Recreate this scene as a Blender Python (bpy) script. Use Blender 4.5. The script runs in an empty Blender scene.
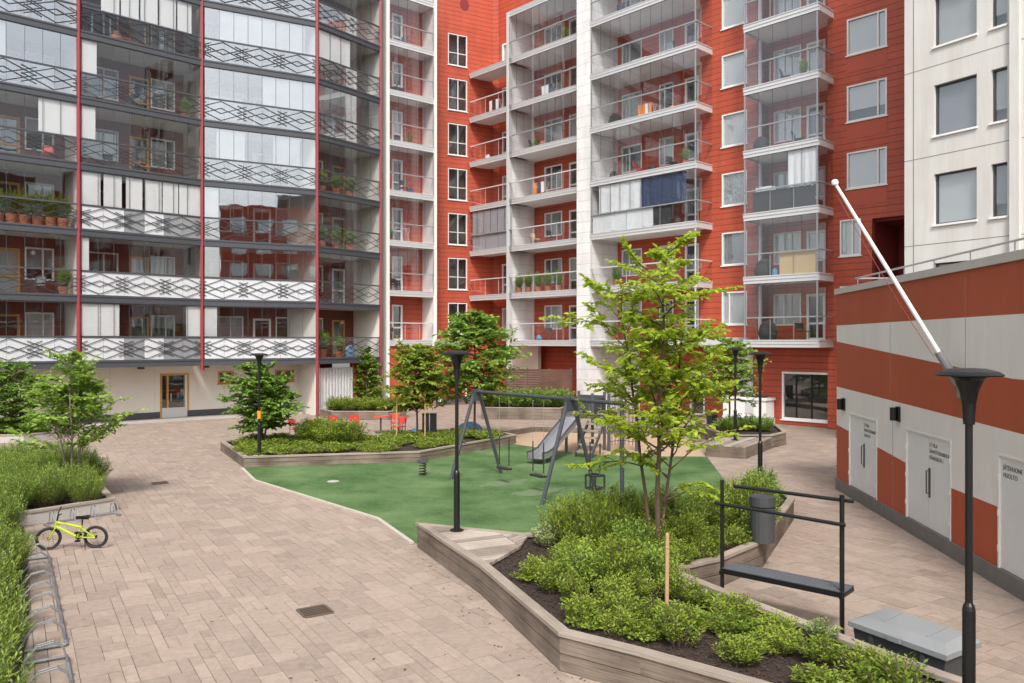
import bpy, bmesh, math, random
import numpy as np
from mathutils import Vector, Matrix
rnd = random.Random(7)
R = math.radians
scn = bpy.context.scene
col = scn.collection

# ------------------------------------------------------------------ camera, world, sun, exposure
cam_d = bpy.data.cameras.new("camera"); cam = bpy.data.objects.new("camera", cam_d); col.objects.link(cam)
cam.location = (0, 0, 4.0); cam.rotation_euler = (R(90), 0, 0)
cam_d.sensor_width = 36; cam_d.lens = 28; cam_d.clip_start = 0.1; cam_d.clip_end = 3000
scn.camera = cam
SUN_EL, SUN_AZ = 50, 180      # azimuth measured clockwise from +Y (ahead of the camera): behind and to the right
w = bpy.data.worlds.new("World"); scn.world = w; w.use_nodes = True
nt = w.node_tree; bg = nt.nodes["Background"]; bg.inputs[1].default_value = 0.115
sky = nt.nodes.new("ShaderNodeTexSky"); sky.sky_type = 'NISHITA'; sky.sun_disc = False
sky.sun_elevation = R(SUN_EL); sky.sun_rotation = R(SUN_AZ); sky.dust_density = 4.0; sky.air_density = 1.0
hs = nt.nodes.new("ShaderNodeHueSaturation"); hs.inputs['Saturation'].default_value = 0.38
nt.links.new(sky.outputs[0], hs.inputs['Color']); nt.links.new(hs.outputs[0], bg.inputs[0])
sd = bpy.data.lights.new("sun", 'SUN'); so = bpy.data.objects.new("sun", sd); col.objects.link(so)
sd.energy = 1.45; sd.angle = R(10); sd.color = (1.0, 0.96, 0.9)
sv = Vector((math.sin(R(SUN_AZ))*math.cos(R(SUN_EL)), math.cos(R(SUN_AZ))*math.cos(R(SUN_EL)), math.sin(R(SUN_EL))))
so.rotation_euler = (-sv).to_track_quat('-Z', 'Y').to_euler(); so.location = sv*60
scn.view_settings.view_transform = 'Standard'; scn.view_settings.look = 'None'
scn.view_settings.gamma = 1; scn.view_settings.exposure = 1.12
scn.render.engine = 'CYCLES'
scn.cycles.use_denoising = True
scn.cycles.max_bounces = 8; scn.cycles.transparent_max_bounces = 24
scn.cycles.caustics_reflective = False; scn.cycles.caustics_refractive = False

# ------------------------------------------------------------------ materials
def new_mat(name):
    m = bpy.data.materials.new(name); m.use_nodes = True
    n = m.node_tree; b = n.nodes["Principled BSDF"]
    return m, n, b
def rgb(c): return (c[0], c[1], c[2], 1)
def mat(name, c, rough=0.6, var=0.12, scale=3.0, bump=0.0, bscale=60, metal=0.0, spec=0.5):
    m, n, b = new_mat(name)
    b.inputs['Roughness'].default_value = rough; b.inputs['Metallic'].default_value = metal
    b.inputs['Specular IOR Level'].default_value = spec
    tc = n.nodes.new("ShaderNodeTexCoord")
    nz = n.nodes.new("ShaderNodeTexNoise"); nz.inputs['Scale'].default_value = scale; nz.inputs['Detail'].default_value = 6
    n.links.new(tc.outputs['Object'], nz.inputs['Vector'])
    mx = n.nodes.new("ShaderNodeMix"); mx.data_type = 'RGBA'
    mx.inputs[6].default_value = rgb([x*(1-var) for x in c]); mx.inputs[7].default_value = rgb([min(1, x*(1+var)) for x in c])
    n.links.new(nz.outputs['Fac'], mx.inputs[0]); n.links.new(mx.outputs[2], b.inputs['Base Color'])
    if bump:
        nb = n.nodes.new("ShaderNodeTexNoise"); nb.inputs['Scale'].default_value = bscale; nb.inputs['Detail'].default_value = 4
        n.links.new(tc.outputs['Object'], nb.inputs['Vector'])
        bp = n.nodes.new("ShaderNodeBump"); bp.inputs['Strength'].default_value = bump; bp.inputs['Distance'].default_value = 0.02
        n.links.new(nb.outputs['Fac'], bp.inputs['Height']); n.links.new(bp.outputs[0], b.inputs['Normal'])
    return m
def streaked(name, c, rough=0.65, amt=0.3):
    m = mat(name, c, rough, 0.08, 1.2, 0.08, 90); n = m.node_tree; N = n.nodes.new; L = n.links.new; b = n.nodes["Principled BSDF"]
    src = b.inputs['Base Color'].links[0].from_socket
    tc = N("ShaderNodeTexCoord"); mp = N("ShaderNodeMapping"); mp.inputs['Scale'].default_value = (1.6, 1.6, .16); L(tc.outputs['Object'], mp.inputs[0])
    nz = N("ShaderNodeTexNoise"); nz.inputs['Scale'].default_value = 1; nz.inputs['Detail'].default_value = 7; nz.inputs['Roughness'].default_value = .7; L(mp.outputs[0], nz.inputs['Vector'])
    cr = N("ShaderNodeValToRGB"); cr.color_ramp.elements[0].position = .3; cr.color_ramp.elements[1].position = .62; v = 1-amt
    cr.color_ramp.elements[0].color = (v, v*.98, v*.95, 1); cr.color_ramp.elements[1].color = (1, 1, 1, 1); L(nz.outputs['Fac'], cr.inputs[0])
    mx = N("ShaderNodeMix"); mx.data_type = 'RGBA'; mx.blend_type = 'MULTIPLY'; mx.inputs[0].default_value = 1; L(src, mx.inputs[6]); L(cr.outputs[0], mx.inputs[7]); L(mx.outputs[2], b.inputs['Base Color'])
    return m
def siding(name, c, pitch=0.3, gap=0.03, axis='Z', gapdark=0.35, rough=0.55, jointx=0):
    """boarded cladding: a groove every pitch metres"""
    m, n, b = new_mat(name); b.inputs['Roughness'].default_value = rough
    N = n.nodes.new; L = n.links.new
    tc = N("ShaderNodeTexCoord"); sp = N("ShaderNodeSeparateXYZ")
    src = 'Object' if axis == 'Z' else 'UV'
    L(tc.outputs[src], sp.inputs[0])
    d = N("ShaderNodeMath"); d.operation = 'DIVIDE'; d.inputs[1].default_value = pitch
    L(sp.outputs['Z' if axis == 'Z' else 'X'], d.inputs[0])
    fr = N("ShaderNodeMath"); fr.operation = 'FRACT'; L(d.outputs[0], fr.inputs[0])
    lt = N("ShaderNodeMath"); lt.operation = 'LESS_THAN'; lt.inputs[1].default_value = gap/pitch; L(fr.outputs[0], lt.inputs[0])
    fl = N("ShaderNodeMath"); fl.operation = 'FLOOR'; L(d.outputs[0], fl.inputs[0])
    wn = N("ShaderNodeTexWhiteNoise"); wn.noise_dimensions = '1D'; L(fl.outputs[0], wn.inputs['W'])
    nz = N("ShaderNodeTexNoise"); nz.inputs['Scale'].default_value = 1.3; nz.inputs['Detail'].default_value = 6; L(tc.outputs['Object'], nz.inputs['Vector'])
    ad = N("ShaderNodeMath"); ad.operation = 'MULTIPLY_ADD'; ad.inputs[1].default_value = 0.3
    L(wn.outputs['Value'], ad.inputs[0]); L(nz.outputs['Fac'], ad.inputs[2])
    mx = N("ShaderNodeMix"); mx.data_type = 'RGBA'
    mx.inputs[6].default_value = rgb([x*0.82 for x in c]); mx.inputs[7].default_value = rgb([min(1, x*1.12) for x in c]); L(ad.outputs[0], mx.inputs[0])
    mp = N("ShaderNodeMapping"); mp.inputs['Scale'].default_value = (1.4, 1.4, .2); L(tc.outputs['Object'], mp.inputs[0])
    sn = N("ShaderNodeTexNoise"); sn.inputs['Scale'].default_value = 1; sn.inputs['Detail'].default_value = 8; sn.inputs['Roughness'].default_value = .7; L(mp.outputs[0], sn.inputs['Vector'])
    sr = N("ShaderNodeMapRange"); sr.inputs[1].default_value = .35; sr.inputs[2].default_value = .65; sr.inputs[3].default_value = .82; sr.inputs[4].default_value = 1.04; L(sn.outputs['Fac'], sr.inputs[0])
    sm = N("ShaderNodeVectorMath"); sm.operation = 'SCALE'; L(mx.outputs[2], sm.inputs[0]); L(sr.outputs[0], sm.inputs['Scale'])
    m2 = N("ShaderNodeMix"); m2.data_type = 'RGBA'; L(lt.outputs[0], m2.inputs[0]); L(sm.outputs[0], m2.inputs[6])
    m2.inputs[7].default_value = rgb([x*gapdark for x in c]); L(m2.outputs[2], b.inputs['Base Color'])
    iv = N("ShaderNodeMath"); iv.operation = 'SUBTRACT'; iv.inputs[0].default_value = 1; L(lt.outputs[0], iv.inputs[1])
    bp = N("ShaderNodeBump"); bp.inputs['Distance'].default_value = 0.015; bp.inputs['Strength'].default_value = 0.6
    L(iv.outputs[0], bp.inputs['Height']); L(bp.outputs[0], b.inputs['Normal'])
    return m
def glass(name, refl=0.1, tint=(0.93, 0.95, 0.95), ior=1.5, boost=1.8):
    m, n, b = new_mat(name); n.nodes.remove(b)
    N = n.nodes.new; L = n.links.new; out = n.nodes["Material Output"]
    tr = N("ShaderNodeBsdfTransparent"); tr.inputs[0].default_value = rgb(tint)
    gl = N("ShaderNodeBsdfGlossy"); gl.inputs['Roughness'].default_value = 0.015; gl.inputs[0].default_value = (0.95, 0.97, 0.98, 1)
    tc = N("ShaderNodeTexCoord"); nz = N("ShaderNodeTexNoise"); nz.inputs['Scale'].default_value = 0.7; L(tc.outputs['Object'], nz.inputs['Vector'])
    bp = N("ShaderNodeBump"); bp.inputs['Strength'].default_value = 0.06; bp.inputs['Distance'].default_value = 0.05; L(nz.outputs['Fac'], bp.inputs['Height']); L(bp.outputs[0], gl.inputs['Normal'])
    ge = N("ShaderNodeNewGeometry"); dt = N("ShaderNodeVectorMath"); dt.operation = 'DOT_PRODUCT'; L(ge.outputs['Normal'], dt.inputs[0]); L(ge.outputs['Incoming'], dt.inputs[1])
    ab = N("ShaderNodeMath"); ab.operation = 'ABSOLUTE'; L(dt.outputs['Value'], ab.inputs[0])
    om = N("ShaderNodeMath"); om.operation = 'SUBTRACT'; om.inputs[0].default_value = 1; L(ab.outputs[0], om.inputs[1])
    pw = N("ShaderNodeMath"); pw.operation = 'POWER'; pw.inputs[1].default_value = 5; L(om.outputs[0], pw.inputs[0])
    fr = N("ShaderNodeMath"); fr.operation = 'MULTIPLY_ADD'; fr.inputs[1].default_value = 0.9; fr.inputs[2].default_value = 0.03; L(pw.outputs[0], fr.inputs[0])
    ml = N("ShaderNodeMath"); ml.operation = 'MULTIPLY_ADD'; ml.inputs[1].default_value = boost; ml.inputs[2].default_value = refl; ml.use_clamp = True
    L(fr.outputs[0], ml.inputs[0])
    mx = N("ShaderNodeMixShader"); L(ml.outputs[0], mx.inputs[0]); L(tr.outputs[0], mx.inputs[1]); L(gl.outputs[0], mx.inputs[2]); L(mx.outputs[0], out.inputs[0])
    return m
def wood(name, c1, c2, rough=0.8, grain=40, boards=False):
    """grain along UV u"""
    m, n, b = new_mat(name); b.inputs['Roughness'].default_value = rough; b.inputs['Specular IOR Level'].default_value = 0.25
    N = n.nodes.new; L = n.links.new
    tc = N("ShaderNodeTexCoord"); mp = N("ShaderNodeMapping"); mp.inputs['Scale'].default_value = (1.2, grain, 1); L(tc.outputs['UV'], mp.inputs[0])
    nz = N("ShaderNodeTexNoise"); nz.inputs['Scale'].default_value = 1.0; nz.inputs['Detail'].default_value = 8; nz.inputs['Roughness'].default_value = 0.65; L(mp.outputs[0], nz.inputs['Vector'])
    n2 = N("ShaderNodeTexNoise"); n2.inputs['Scale'].default_value = 1.1; n2.inputs['Detail'].default_value = 5; L(tc.outputs['Object'], n2.inputs['Vector'])
    ad = N("ShaderNodeMath"); ad.operation = 'MULTIPLY_ADD'; ad.inputs[1].default_value = 0.9; L(nz.outputs['Fac'], ad.inputs[0])
    sc = N("ShaderNodeMath"); sc.operation = 'MULTIPLY_ADD'; sc.inputs[1].default_value = 0.9; sc.inputs[2].default_value = -0.42; L(n2.outputs['Fac'], sc.inputs[0]); L(sc.outputs[0], ad.inputs[2])
    cr = N("ShaderNodeValToRGB"); cr.color_ramp.elements[0].color = rgb(c1); cr.color_ramp.elements[1].color = rgb(c2)
    cr.color_ramp.elements[0].position = 0.25; cr.color_ramp.elements[1].position = 0.75
    L(ad.outputs[0], cr.inputs[0]); L(cr.outputs[0], b.inputs['Base Color'])
    bp = N("ShaderNodeBump"); bp.inputs['Strength'].default_value = 0.35; bp.inputs['Distance'].default_value = 0.01; L(nz.outputs['Fac'], bp.inputs['Height']); L(bp.outputs[0], b.inputs['Normal'])
    return m
def leaf(name, c1, c2, trans=0.35):
    m, n, b = new_mat(name); N = n.nodes.new; L = n.links.new; out = n.nodes["Material Output"]
    at = N("ShaderNodeAttribute"); at.attribute_name = "tone"
    oi = N("ShaderNodeObjectInfo")
    ad = N("ShaderNodeMath"); ad.operation = 'MULTIPLY_ADD'; ad.inputs[1].default_value = 0.4; L(oi.outputs['Random'], ad.inputs[0]); L(at.outputs['Fac'], ad.inputs[2])
    cr = N("ShaderNodeValToRGB"); cr.color_ramp.elements[0].color = rgb(c1); cr.color_ramp.elements[1].color = rgb(c2); cr.color_ramp.elements[1].position = 1.1 if False else 1.0
    L(ad.outputs[0], cr.inputs[0]); L(cr.outputs[0], b.inputs['Base Color'])
    b.inputs['Roughness'].default_value = 0.5; b.inputs['Specular IOR Level'].default_value = 0.35
    tl = N("ShaderNodeBsdfTranslucent"); L(cr.outputs[0], tl.inputs[0])
    mx = N("ShaderNodeMixShader"); mx.inputs[0].default_value = trans; L(b.outputs[0], mx.inputs[1]); L(tl.outputs[0], mx.inputs[2]); L(mx.outputs[0], out.inputs[0])
    return m

M = {}
M['red'] = siding('red_cladding', (0.45, 0.078, 0.037), 0.30, 0.028)
M['red_flat'] = mat('red_panel', (0.44, 0.077, 0.038), 0.55, 0.10, 1.5)
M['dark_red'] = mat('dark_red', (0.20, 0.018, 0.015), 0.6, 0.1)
M['garage_red'] = streaked('garage_red', (0.40, 0.074, 0.028), 0.6, .14)
M['garage_white'] = streaked('garage_white', (0.73, 0.70, 0.665), 0.7, .08)
M['plinth'] = mat('plinth_concrete', (0.17, 0.155, 0.14), 0.85, 0.25, 4, 0.3, 60)
M['coping'] = mat('coping', (0.50, 0.47, 0.43), 0.7, 0.12, 3)
M['plaster'] = mat('white_plaster', (0.72, 0.68, 0.62), 0.8, 0.07, 0.8, 0.08, 120)
M['white_wall'] = streaked('white_concrete', (0.64, 0.625, 0.60), 0.8, .15)
M['joint'] = mat('joint', (0.22, 0.21, 0.2), 0.9, 0.1)
M['white_siding'] = siding('white_cladding', (0.74, 0.73, 0.72), 0.6, 0.02, gapdark=0.55)
M['white'] = mat('white_paint', (0.78, 0.77, 0.75), 0.45, 0.05)
M['door_white'] = mat('door_paint', (0.66, 0.655, 0.64), 0.45, 0.06, 5)
M['alu'] = mat('aluminium', (0.64, 0.645, 0.65), 0.4, 0.06, 3, metal=0.25)
M['slab'] = mat('balcony_concrete', (0.50, 0.49, 0.48), 0.8, 0.1, 2)
M['slab_l'] = mat('balcony_concrete_light', (0.71, 0.70, 0.69), 0.8, 0.08, 2)
M['dkmetal'] = mat('dark_grey_metal', (0.075, 0.08, 0.09), 0.45, 0.12, 3, metal=0.3)
M['lattice'] = mat('lattice_metal', (0.028, 0.03, 0.034), 0.5, 0.1)
M['redmetal'] = mat('red_metal', (0.24, 0.026, 0.03), 0.45, 0.1)
M['wood_red'] = siding('reddish_boards', (0.19, 0.048, 0.032), 0.14, 0.014, axis='U', gapdark=0.3)
M['yellow_door'] = wood('yellow_wood', (0.45, 0.24, 0.07), (0.62, 0.36, 0.12), 0.5, 20)
M['blind'] = mat('white_blind', (0.72, 0.71, 0.70), 0.8, 0.05, 2)
M['blind_reflected'] = mat('reflection_mottled_blind', (0.52, 0.51, 0.52), 0.7, 0.42, 0.9)  # grey mottling put into the colour in place of reflections on the glazing
M['alu_dark'] = mat('aluminium_dark', (0.33, 0.34, 0.35), 0.4, 0.06, 3, metal=0.3)
M['screen_wood'] = wood('brown_screen_wood', (0.07, 0.04, 0.03), (0.17, 0.09, 0.065), 0.8, 25)
M['blind_wb'] = mat('warm_grey_blind', (0.58, 0.57, 0.54), 0.8, 0.12, 1.5)
M['blind_grey'] = mat('grey_blind', (0.36, 0.35, 0.37), 0.8, 0.08, 2)
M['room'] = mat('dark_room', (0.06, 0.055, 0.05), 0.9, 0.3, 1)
M['frost'] = mat('frosted_panel', (0.56, 0.58, 0.605), 0.15, 0.04, 1, spec=0.7)
M['frost_grey'] = mat('grey_panel', (0.24, 0.25, 0.265), 0.12, 0.08, 1, spec=0.8)
M['glass'] = glass('clear_glass', 0.03, tint=(.97,.975,.98), boost=1.0)
M['glass_l'] = glass('reflecting_glass', 0.005, tint=(0.93, 0.94, 0.945), boost=1.0)
M['glass_m'] = glass('mirror_glass', 0.24, tint=(0.92, 0.935, 0.94), boost=1.0)
M['glass_w'] = glass('window_glass', 0.07, tint=(0.9, 0.92, 0.925), boost=1.2)
M['timber'] = wood('weathered_timber', (0.085, 0.064, 0.050), (0.27, 0.215, 0.17), 0.85, 38)
M['timber_top'] = wood('weathered_top_board', (0.20, 0.165, 0.135), (0.39, 0.33, 0.275), 0.85, 38)
M['deck'] = wood('deck_board', (0.20, 0.165, 0.135), (0.43, 0.37, 0.315), 0.85, 30)
M['deck_b'] = wood('deck_board_pale', (0.27, 0.23, 0.19), (0.50, 0.44, 0.38), 0.85, 30)
M['deck_c'] = wood('deck_board_dark', (0.15, 0.12, 0.10), (0.34, 0.285, 0.24), 0.85, 30)
M['stake'] = wood('stake_wood', (0.34, 0.22, 0.11), (0.54, 0.38, 0.21), 0.7, 20)
M['soil'] = mat('mulch', (0.030, 0.018, 0.013), 0.95, 0.55, 30, 0.9, 45)
M['chip'] = mat('bark_chip', (0.055, 0.032, 0.022), 0.9, 0.4, 8)
M['black'] = mat('black_metal', (0.010, 0.0105, 0.011), 0.38, 0.1, 4, metal=0.2)
M['blackrub'] = mat('black_rubber', (0.02, 0.02, 0.02), 0.7, 0.1)
M['grey_metal'] = mat('grey_metal', (0.065, 0.07, 0.08), 0.45, 0.12, 5, metal=0.3)
M['galv'] = mat('galvanised_steel', (0.24, 0.245, 0.255), 0.6, 0.2, 12, metal=0.35)
M['steel'] = mat('stainless_steel', (0.50, 0.51, 0.53), 0.28, 0.05, 2, metal=0.75)
M['bench_slat'] = mat('grey_slat', (0.10, 0.11, 0.125), 0.5, 0.1, 5)
M['bark'] = mat('bark', (0.10, 0.062, 0.045), 0.9, 0.35, 12, 0.6, 40)
M['bark_pale'] = mat('bark_pale', (0.20, 0.16, 0.12), 0.9, 0.3, 12, 0.5, 40)
M['paver_base'] = mat('joint_sand', (0.12, 0.09, 0.07), 0.95, 0.3, 8)
M['asphalt'] = mat('ground_asphalt', (0.11, 0.105, 0.10), 0.9, 0.2, 2)
M['concrete'] = mat('concrete', (0.40, 0.37, 0.34), 0.85, 0.15, 3, 0.2, 50)
M['edging'] = mat('edging_concrete', (0.43, 0.38, 0.32), 0.85, 0.15, 5)
M['tan'] = mat('sand_surface', (0.40, 0.28, 0.19), 0.95, 0.15, 2, 0.3, 60)
M['lime'] = mat('lime_paint', (0.40, 0.50, 0.02), 0.3, 0.05)
M['plastic_grey'] = mat('grey_plastic', (0.21, 0.218, 0.222), 0.75, 0.08, 3)
M['plastic_dark'] = mat('dark_grey_plastic', (0.05, 0.052, 0.055), 0.55, 0.1, 3)
M['redpaint'] = mat('red_furniture', (0.62, 0.06, 0.045), 0.45, 0.08)
M['blue'] = mat('blue_rubber', (0.10, 0.21, 0.36), 0.7, 0.12, 3)
M['orange'] = mat('orange_paint', (0.80, 0.24, 0.03), 0.5, 0.1)
M['navy'] = mat('navy_cloth', (0.035, 0.055, 0.12), 0.85, 0.3, 6)
M['cloth'] = mat('white_cloth', (0.72, 0.74, 0.75), 0.85, 0.06, 4)
M['cardboard'] = mat('tan_board', (0.55, 0.40, 0.22), 0.8, 0.08, 2)
M['blackcloth'] = mat('black_cloth', (0.03, 0.028, 0.028), 0.9, 0.3, 5)
M['terracotta'] = mat('terracotta', (0.35, 0.12, 0.06), 0.8, 0.1)
M['paint_black'] = mat('lettering', (0.05, 0.05, 0.05), 0.6, 0.05)
M['drain'] = mat('drain_iron', (0.10, 0.07, 0.05), 0.7, 0.4, 20)
M['silver'] = mat('foil', (0.45, 0.45, 0.45), 0.4, 1.0, 9, 0.9, 9)
M['stone'] = mat('pale_stone', (0.36, 0.34, 0.30), 0.9, 0.35, 14, 0.6, 20)
M['lf_main'] = leaf('leaf_lime_green', (0.15, 0.29, 0.016), (0.54, 0.64, 0.075), 0.58)
M['lf_shrub'] = leaf('leaf_fresh_green', (0.07, 0.15, 0.012), (0.34, 0.43, 0.05), 0.4)
M['lf_hedge'] = leaf('leaf_hedge', (0.08, 0.17, 0.015), (0.32, 0.44, 0.07), 0.4)
M['lf_dark'] = leaf('leaf_mid_green', (0.08, 0.19, 0.018), (0.30, 0.45, 0.075), 0.42)
M['lf_red'] = leaf('leaf_reddish', (0.12, 0.25, 0.02), (0.43, 0.47, 0.085), 0.48)
M['lf_yel'] = leaf('leaf_yellow_green', (0.12, 0.26, 0.028), (0.42, 0.56, 0.11), 0.48)
M['lf_pale'] = leaf('leaf_variegated', (0.12, 0.22, 0.03), (0.42, 0.46, 0.20), 0.35)
M['grass'] = None
def play_mat():
    m, n, b = new_mat('play_rubber'); N = n.nodes.new; L = n.links.new
    b.inputs['Roughness'].default_value = 0.9; b.inputs['Specular IOR Level'].default_value = 0.2
    tc = N("ShaderNodeTexCoord")
    a = N("ShaderNodeTexNoise"); a.inputs['Scale'].default_value = 0.55; a.inputs['Detail'].default_value = 9; a.inputs['Roughness'].default_value = 0.68; L(tc.outputs['Object'], a.inputs['Vector'])
    f = N("ShaderNodeTexNoise"); f.inputs['Scale'].default_value = 16; f.inputs['Detail'].default_value = 6; f.inputs['Roughness'].default_value = .8; L(tc.outputs['Object'], f.inputs['Vector'])
    ad = N("ShaderNodeMath"); ad.operation = 'MULTIPLY_ADD'; ad.inputs[1].default_value = 0.55; L(f.outputs['Fac'], ad.inputs[0]); L(a.outputs['Fac'], ad.inputs[2])
    cr = N("ShaderNodeValToRGB"); cr.color_ramp.elements[0].position = 0.55; cr.color_ramp.elements[1].position = 0.98
    cr.color_ramp.elements[0].color = (0.020, 0.068, 0.014, 1); cr.color_ramp.elements[1].color = (0.135, 0.205, 0.085, 1)
    L(ad.outputs[0], cr.inputs[0]); L(cr.outputs[0], b.inputs['Base Color'])
    bp = N("ShaderNodeBump"); bp.inputs['Strength'].default_value = 0.5; bp.inputs['Distance'].default_value = 0.02; L(f.outputs['Fac'], bp.inputs['Height']); L(bp.outputs[0], b.inputs['Normal'])
    return m
M['play'] = play_mat(); M['play_worn'] = mat('worn_rubber', (0.11, 0.165, 0.075), 0.95, 0.35, 5, 0.4, 30)
def paver_mat():
    m, n, b = new_mat('concrete_paver'); N = n.nodes.new; L = n.links.new
    b.inputs['Roughness'].default_value = 0.85; b.inputs['Specular IOR Level'].default_value = 0.25
    tc = N("ShaderNodeTexCoord"); at = N("ShaderNodeAttribute"); at.attribute_name = "tone"
    a = N("ShaderNodeTexNoise"); a.inputs['Scale'].default_value = 0.45; a.inputs['Detail'].default_value = 5; L(tc.outputs['Object'], a.inputs['Vector'])
    f = N("ShaderNodeTexNoise"); f.inputs['Scale'].default_value = 9; f.inputs['Detail'].default_value = 8; f.inputs['Roughness'].default_value = 0.7; L(tc.outputs['Object'], f.inputs['Vector'])
    m1 = N("ShaderNodeMix"); m1.data_type = 'RGBA'; m1.inputs[6].default_value = (0.300, 0.247, 0.202, 1); m1.inputs[7].default_value = (0.335, 0.253, 0.208, 1)
    L(a.outputs['Fac'], m1.inputs[0])
    s = N("ShaderNodeMath"); s.operation = 'MULTIPLY_ADD'; s.inputs[1].default_value = 0.24; s.inputs[2].default_value = 0.83; L(at.outputs['Fac'], s.inputs[0])
    s2 = N("ShaderNodeMath"); s2.operation = 'MULTIPLY_ADD'; s2.inputs[1].default_value = 0.75; s2.inputs[2].default_value = -0.375; L(f.outputs['Fac'], s2.inputs[0])
    s3 = N("ShaderNodeMath"); s3.operation = 'ADD'; L(s.outputs[0], s3.inputs[0]); L(s2.outputs[0], s3.inputs[1])
    st = N("ShaderNodeTexNoise"); st.inputs['Scale'].default_value = 0.9; st.inputs['Detail'].default_value = 9; st.inputs['Roughness'].default_value = .72; L(tc.outputs['Object'], st.inputs['Vector'])
    sr = N("ShaderNodeMapRange"); sr.inputs[1].default_value = .56; sr.inputs[2].default_value = .74; sr.inputs[3].default_value = 0; sr.inputs[4].default_value = -.22; L(st.outputs['Fac'], sr.inputs[0])
    s4 = N("ShaderNodeMath"); s4.operation = 'ADD'; L(s3.outputs[0], s4.inputs[0]); L(sr.outputs[0], s4.inputs[1]); s3 = s4
    vm = N("ShaderNodeVectorMath"); vm.operation = 'SCALE'; L(m1.outputs[2], vm.inputs[0]); L(s3.outputs[0], vm.inputs['Scale'])
    L(vm.outputs[0], b.inputs['Base Color'])
    bp = N("ShaderNodeBump"); bp.inputs['Strength'].default_value = 0.25; bp.inputs['Distance'].default_value = 0.01; L(f.outputs['Fac'], bp.inputs['Height']); L(bp.outputs[0], b.inputs['Normal'])
    return m
M['paver'] = paver_mat()

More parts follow.
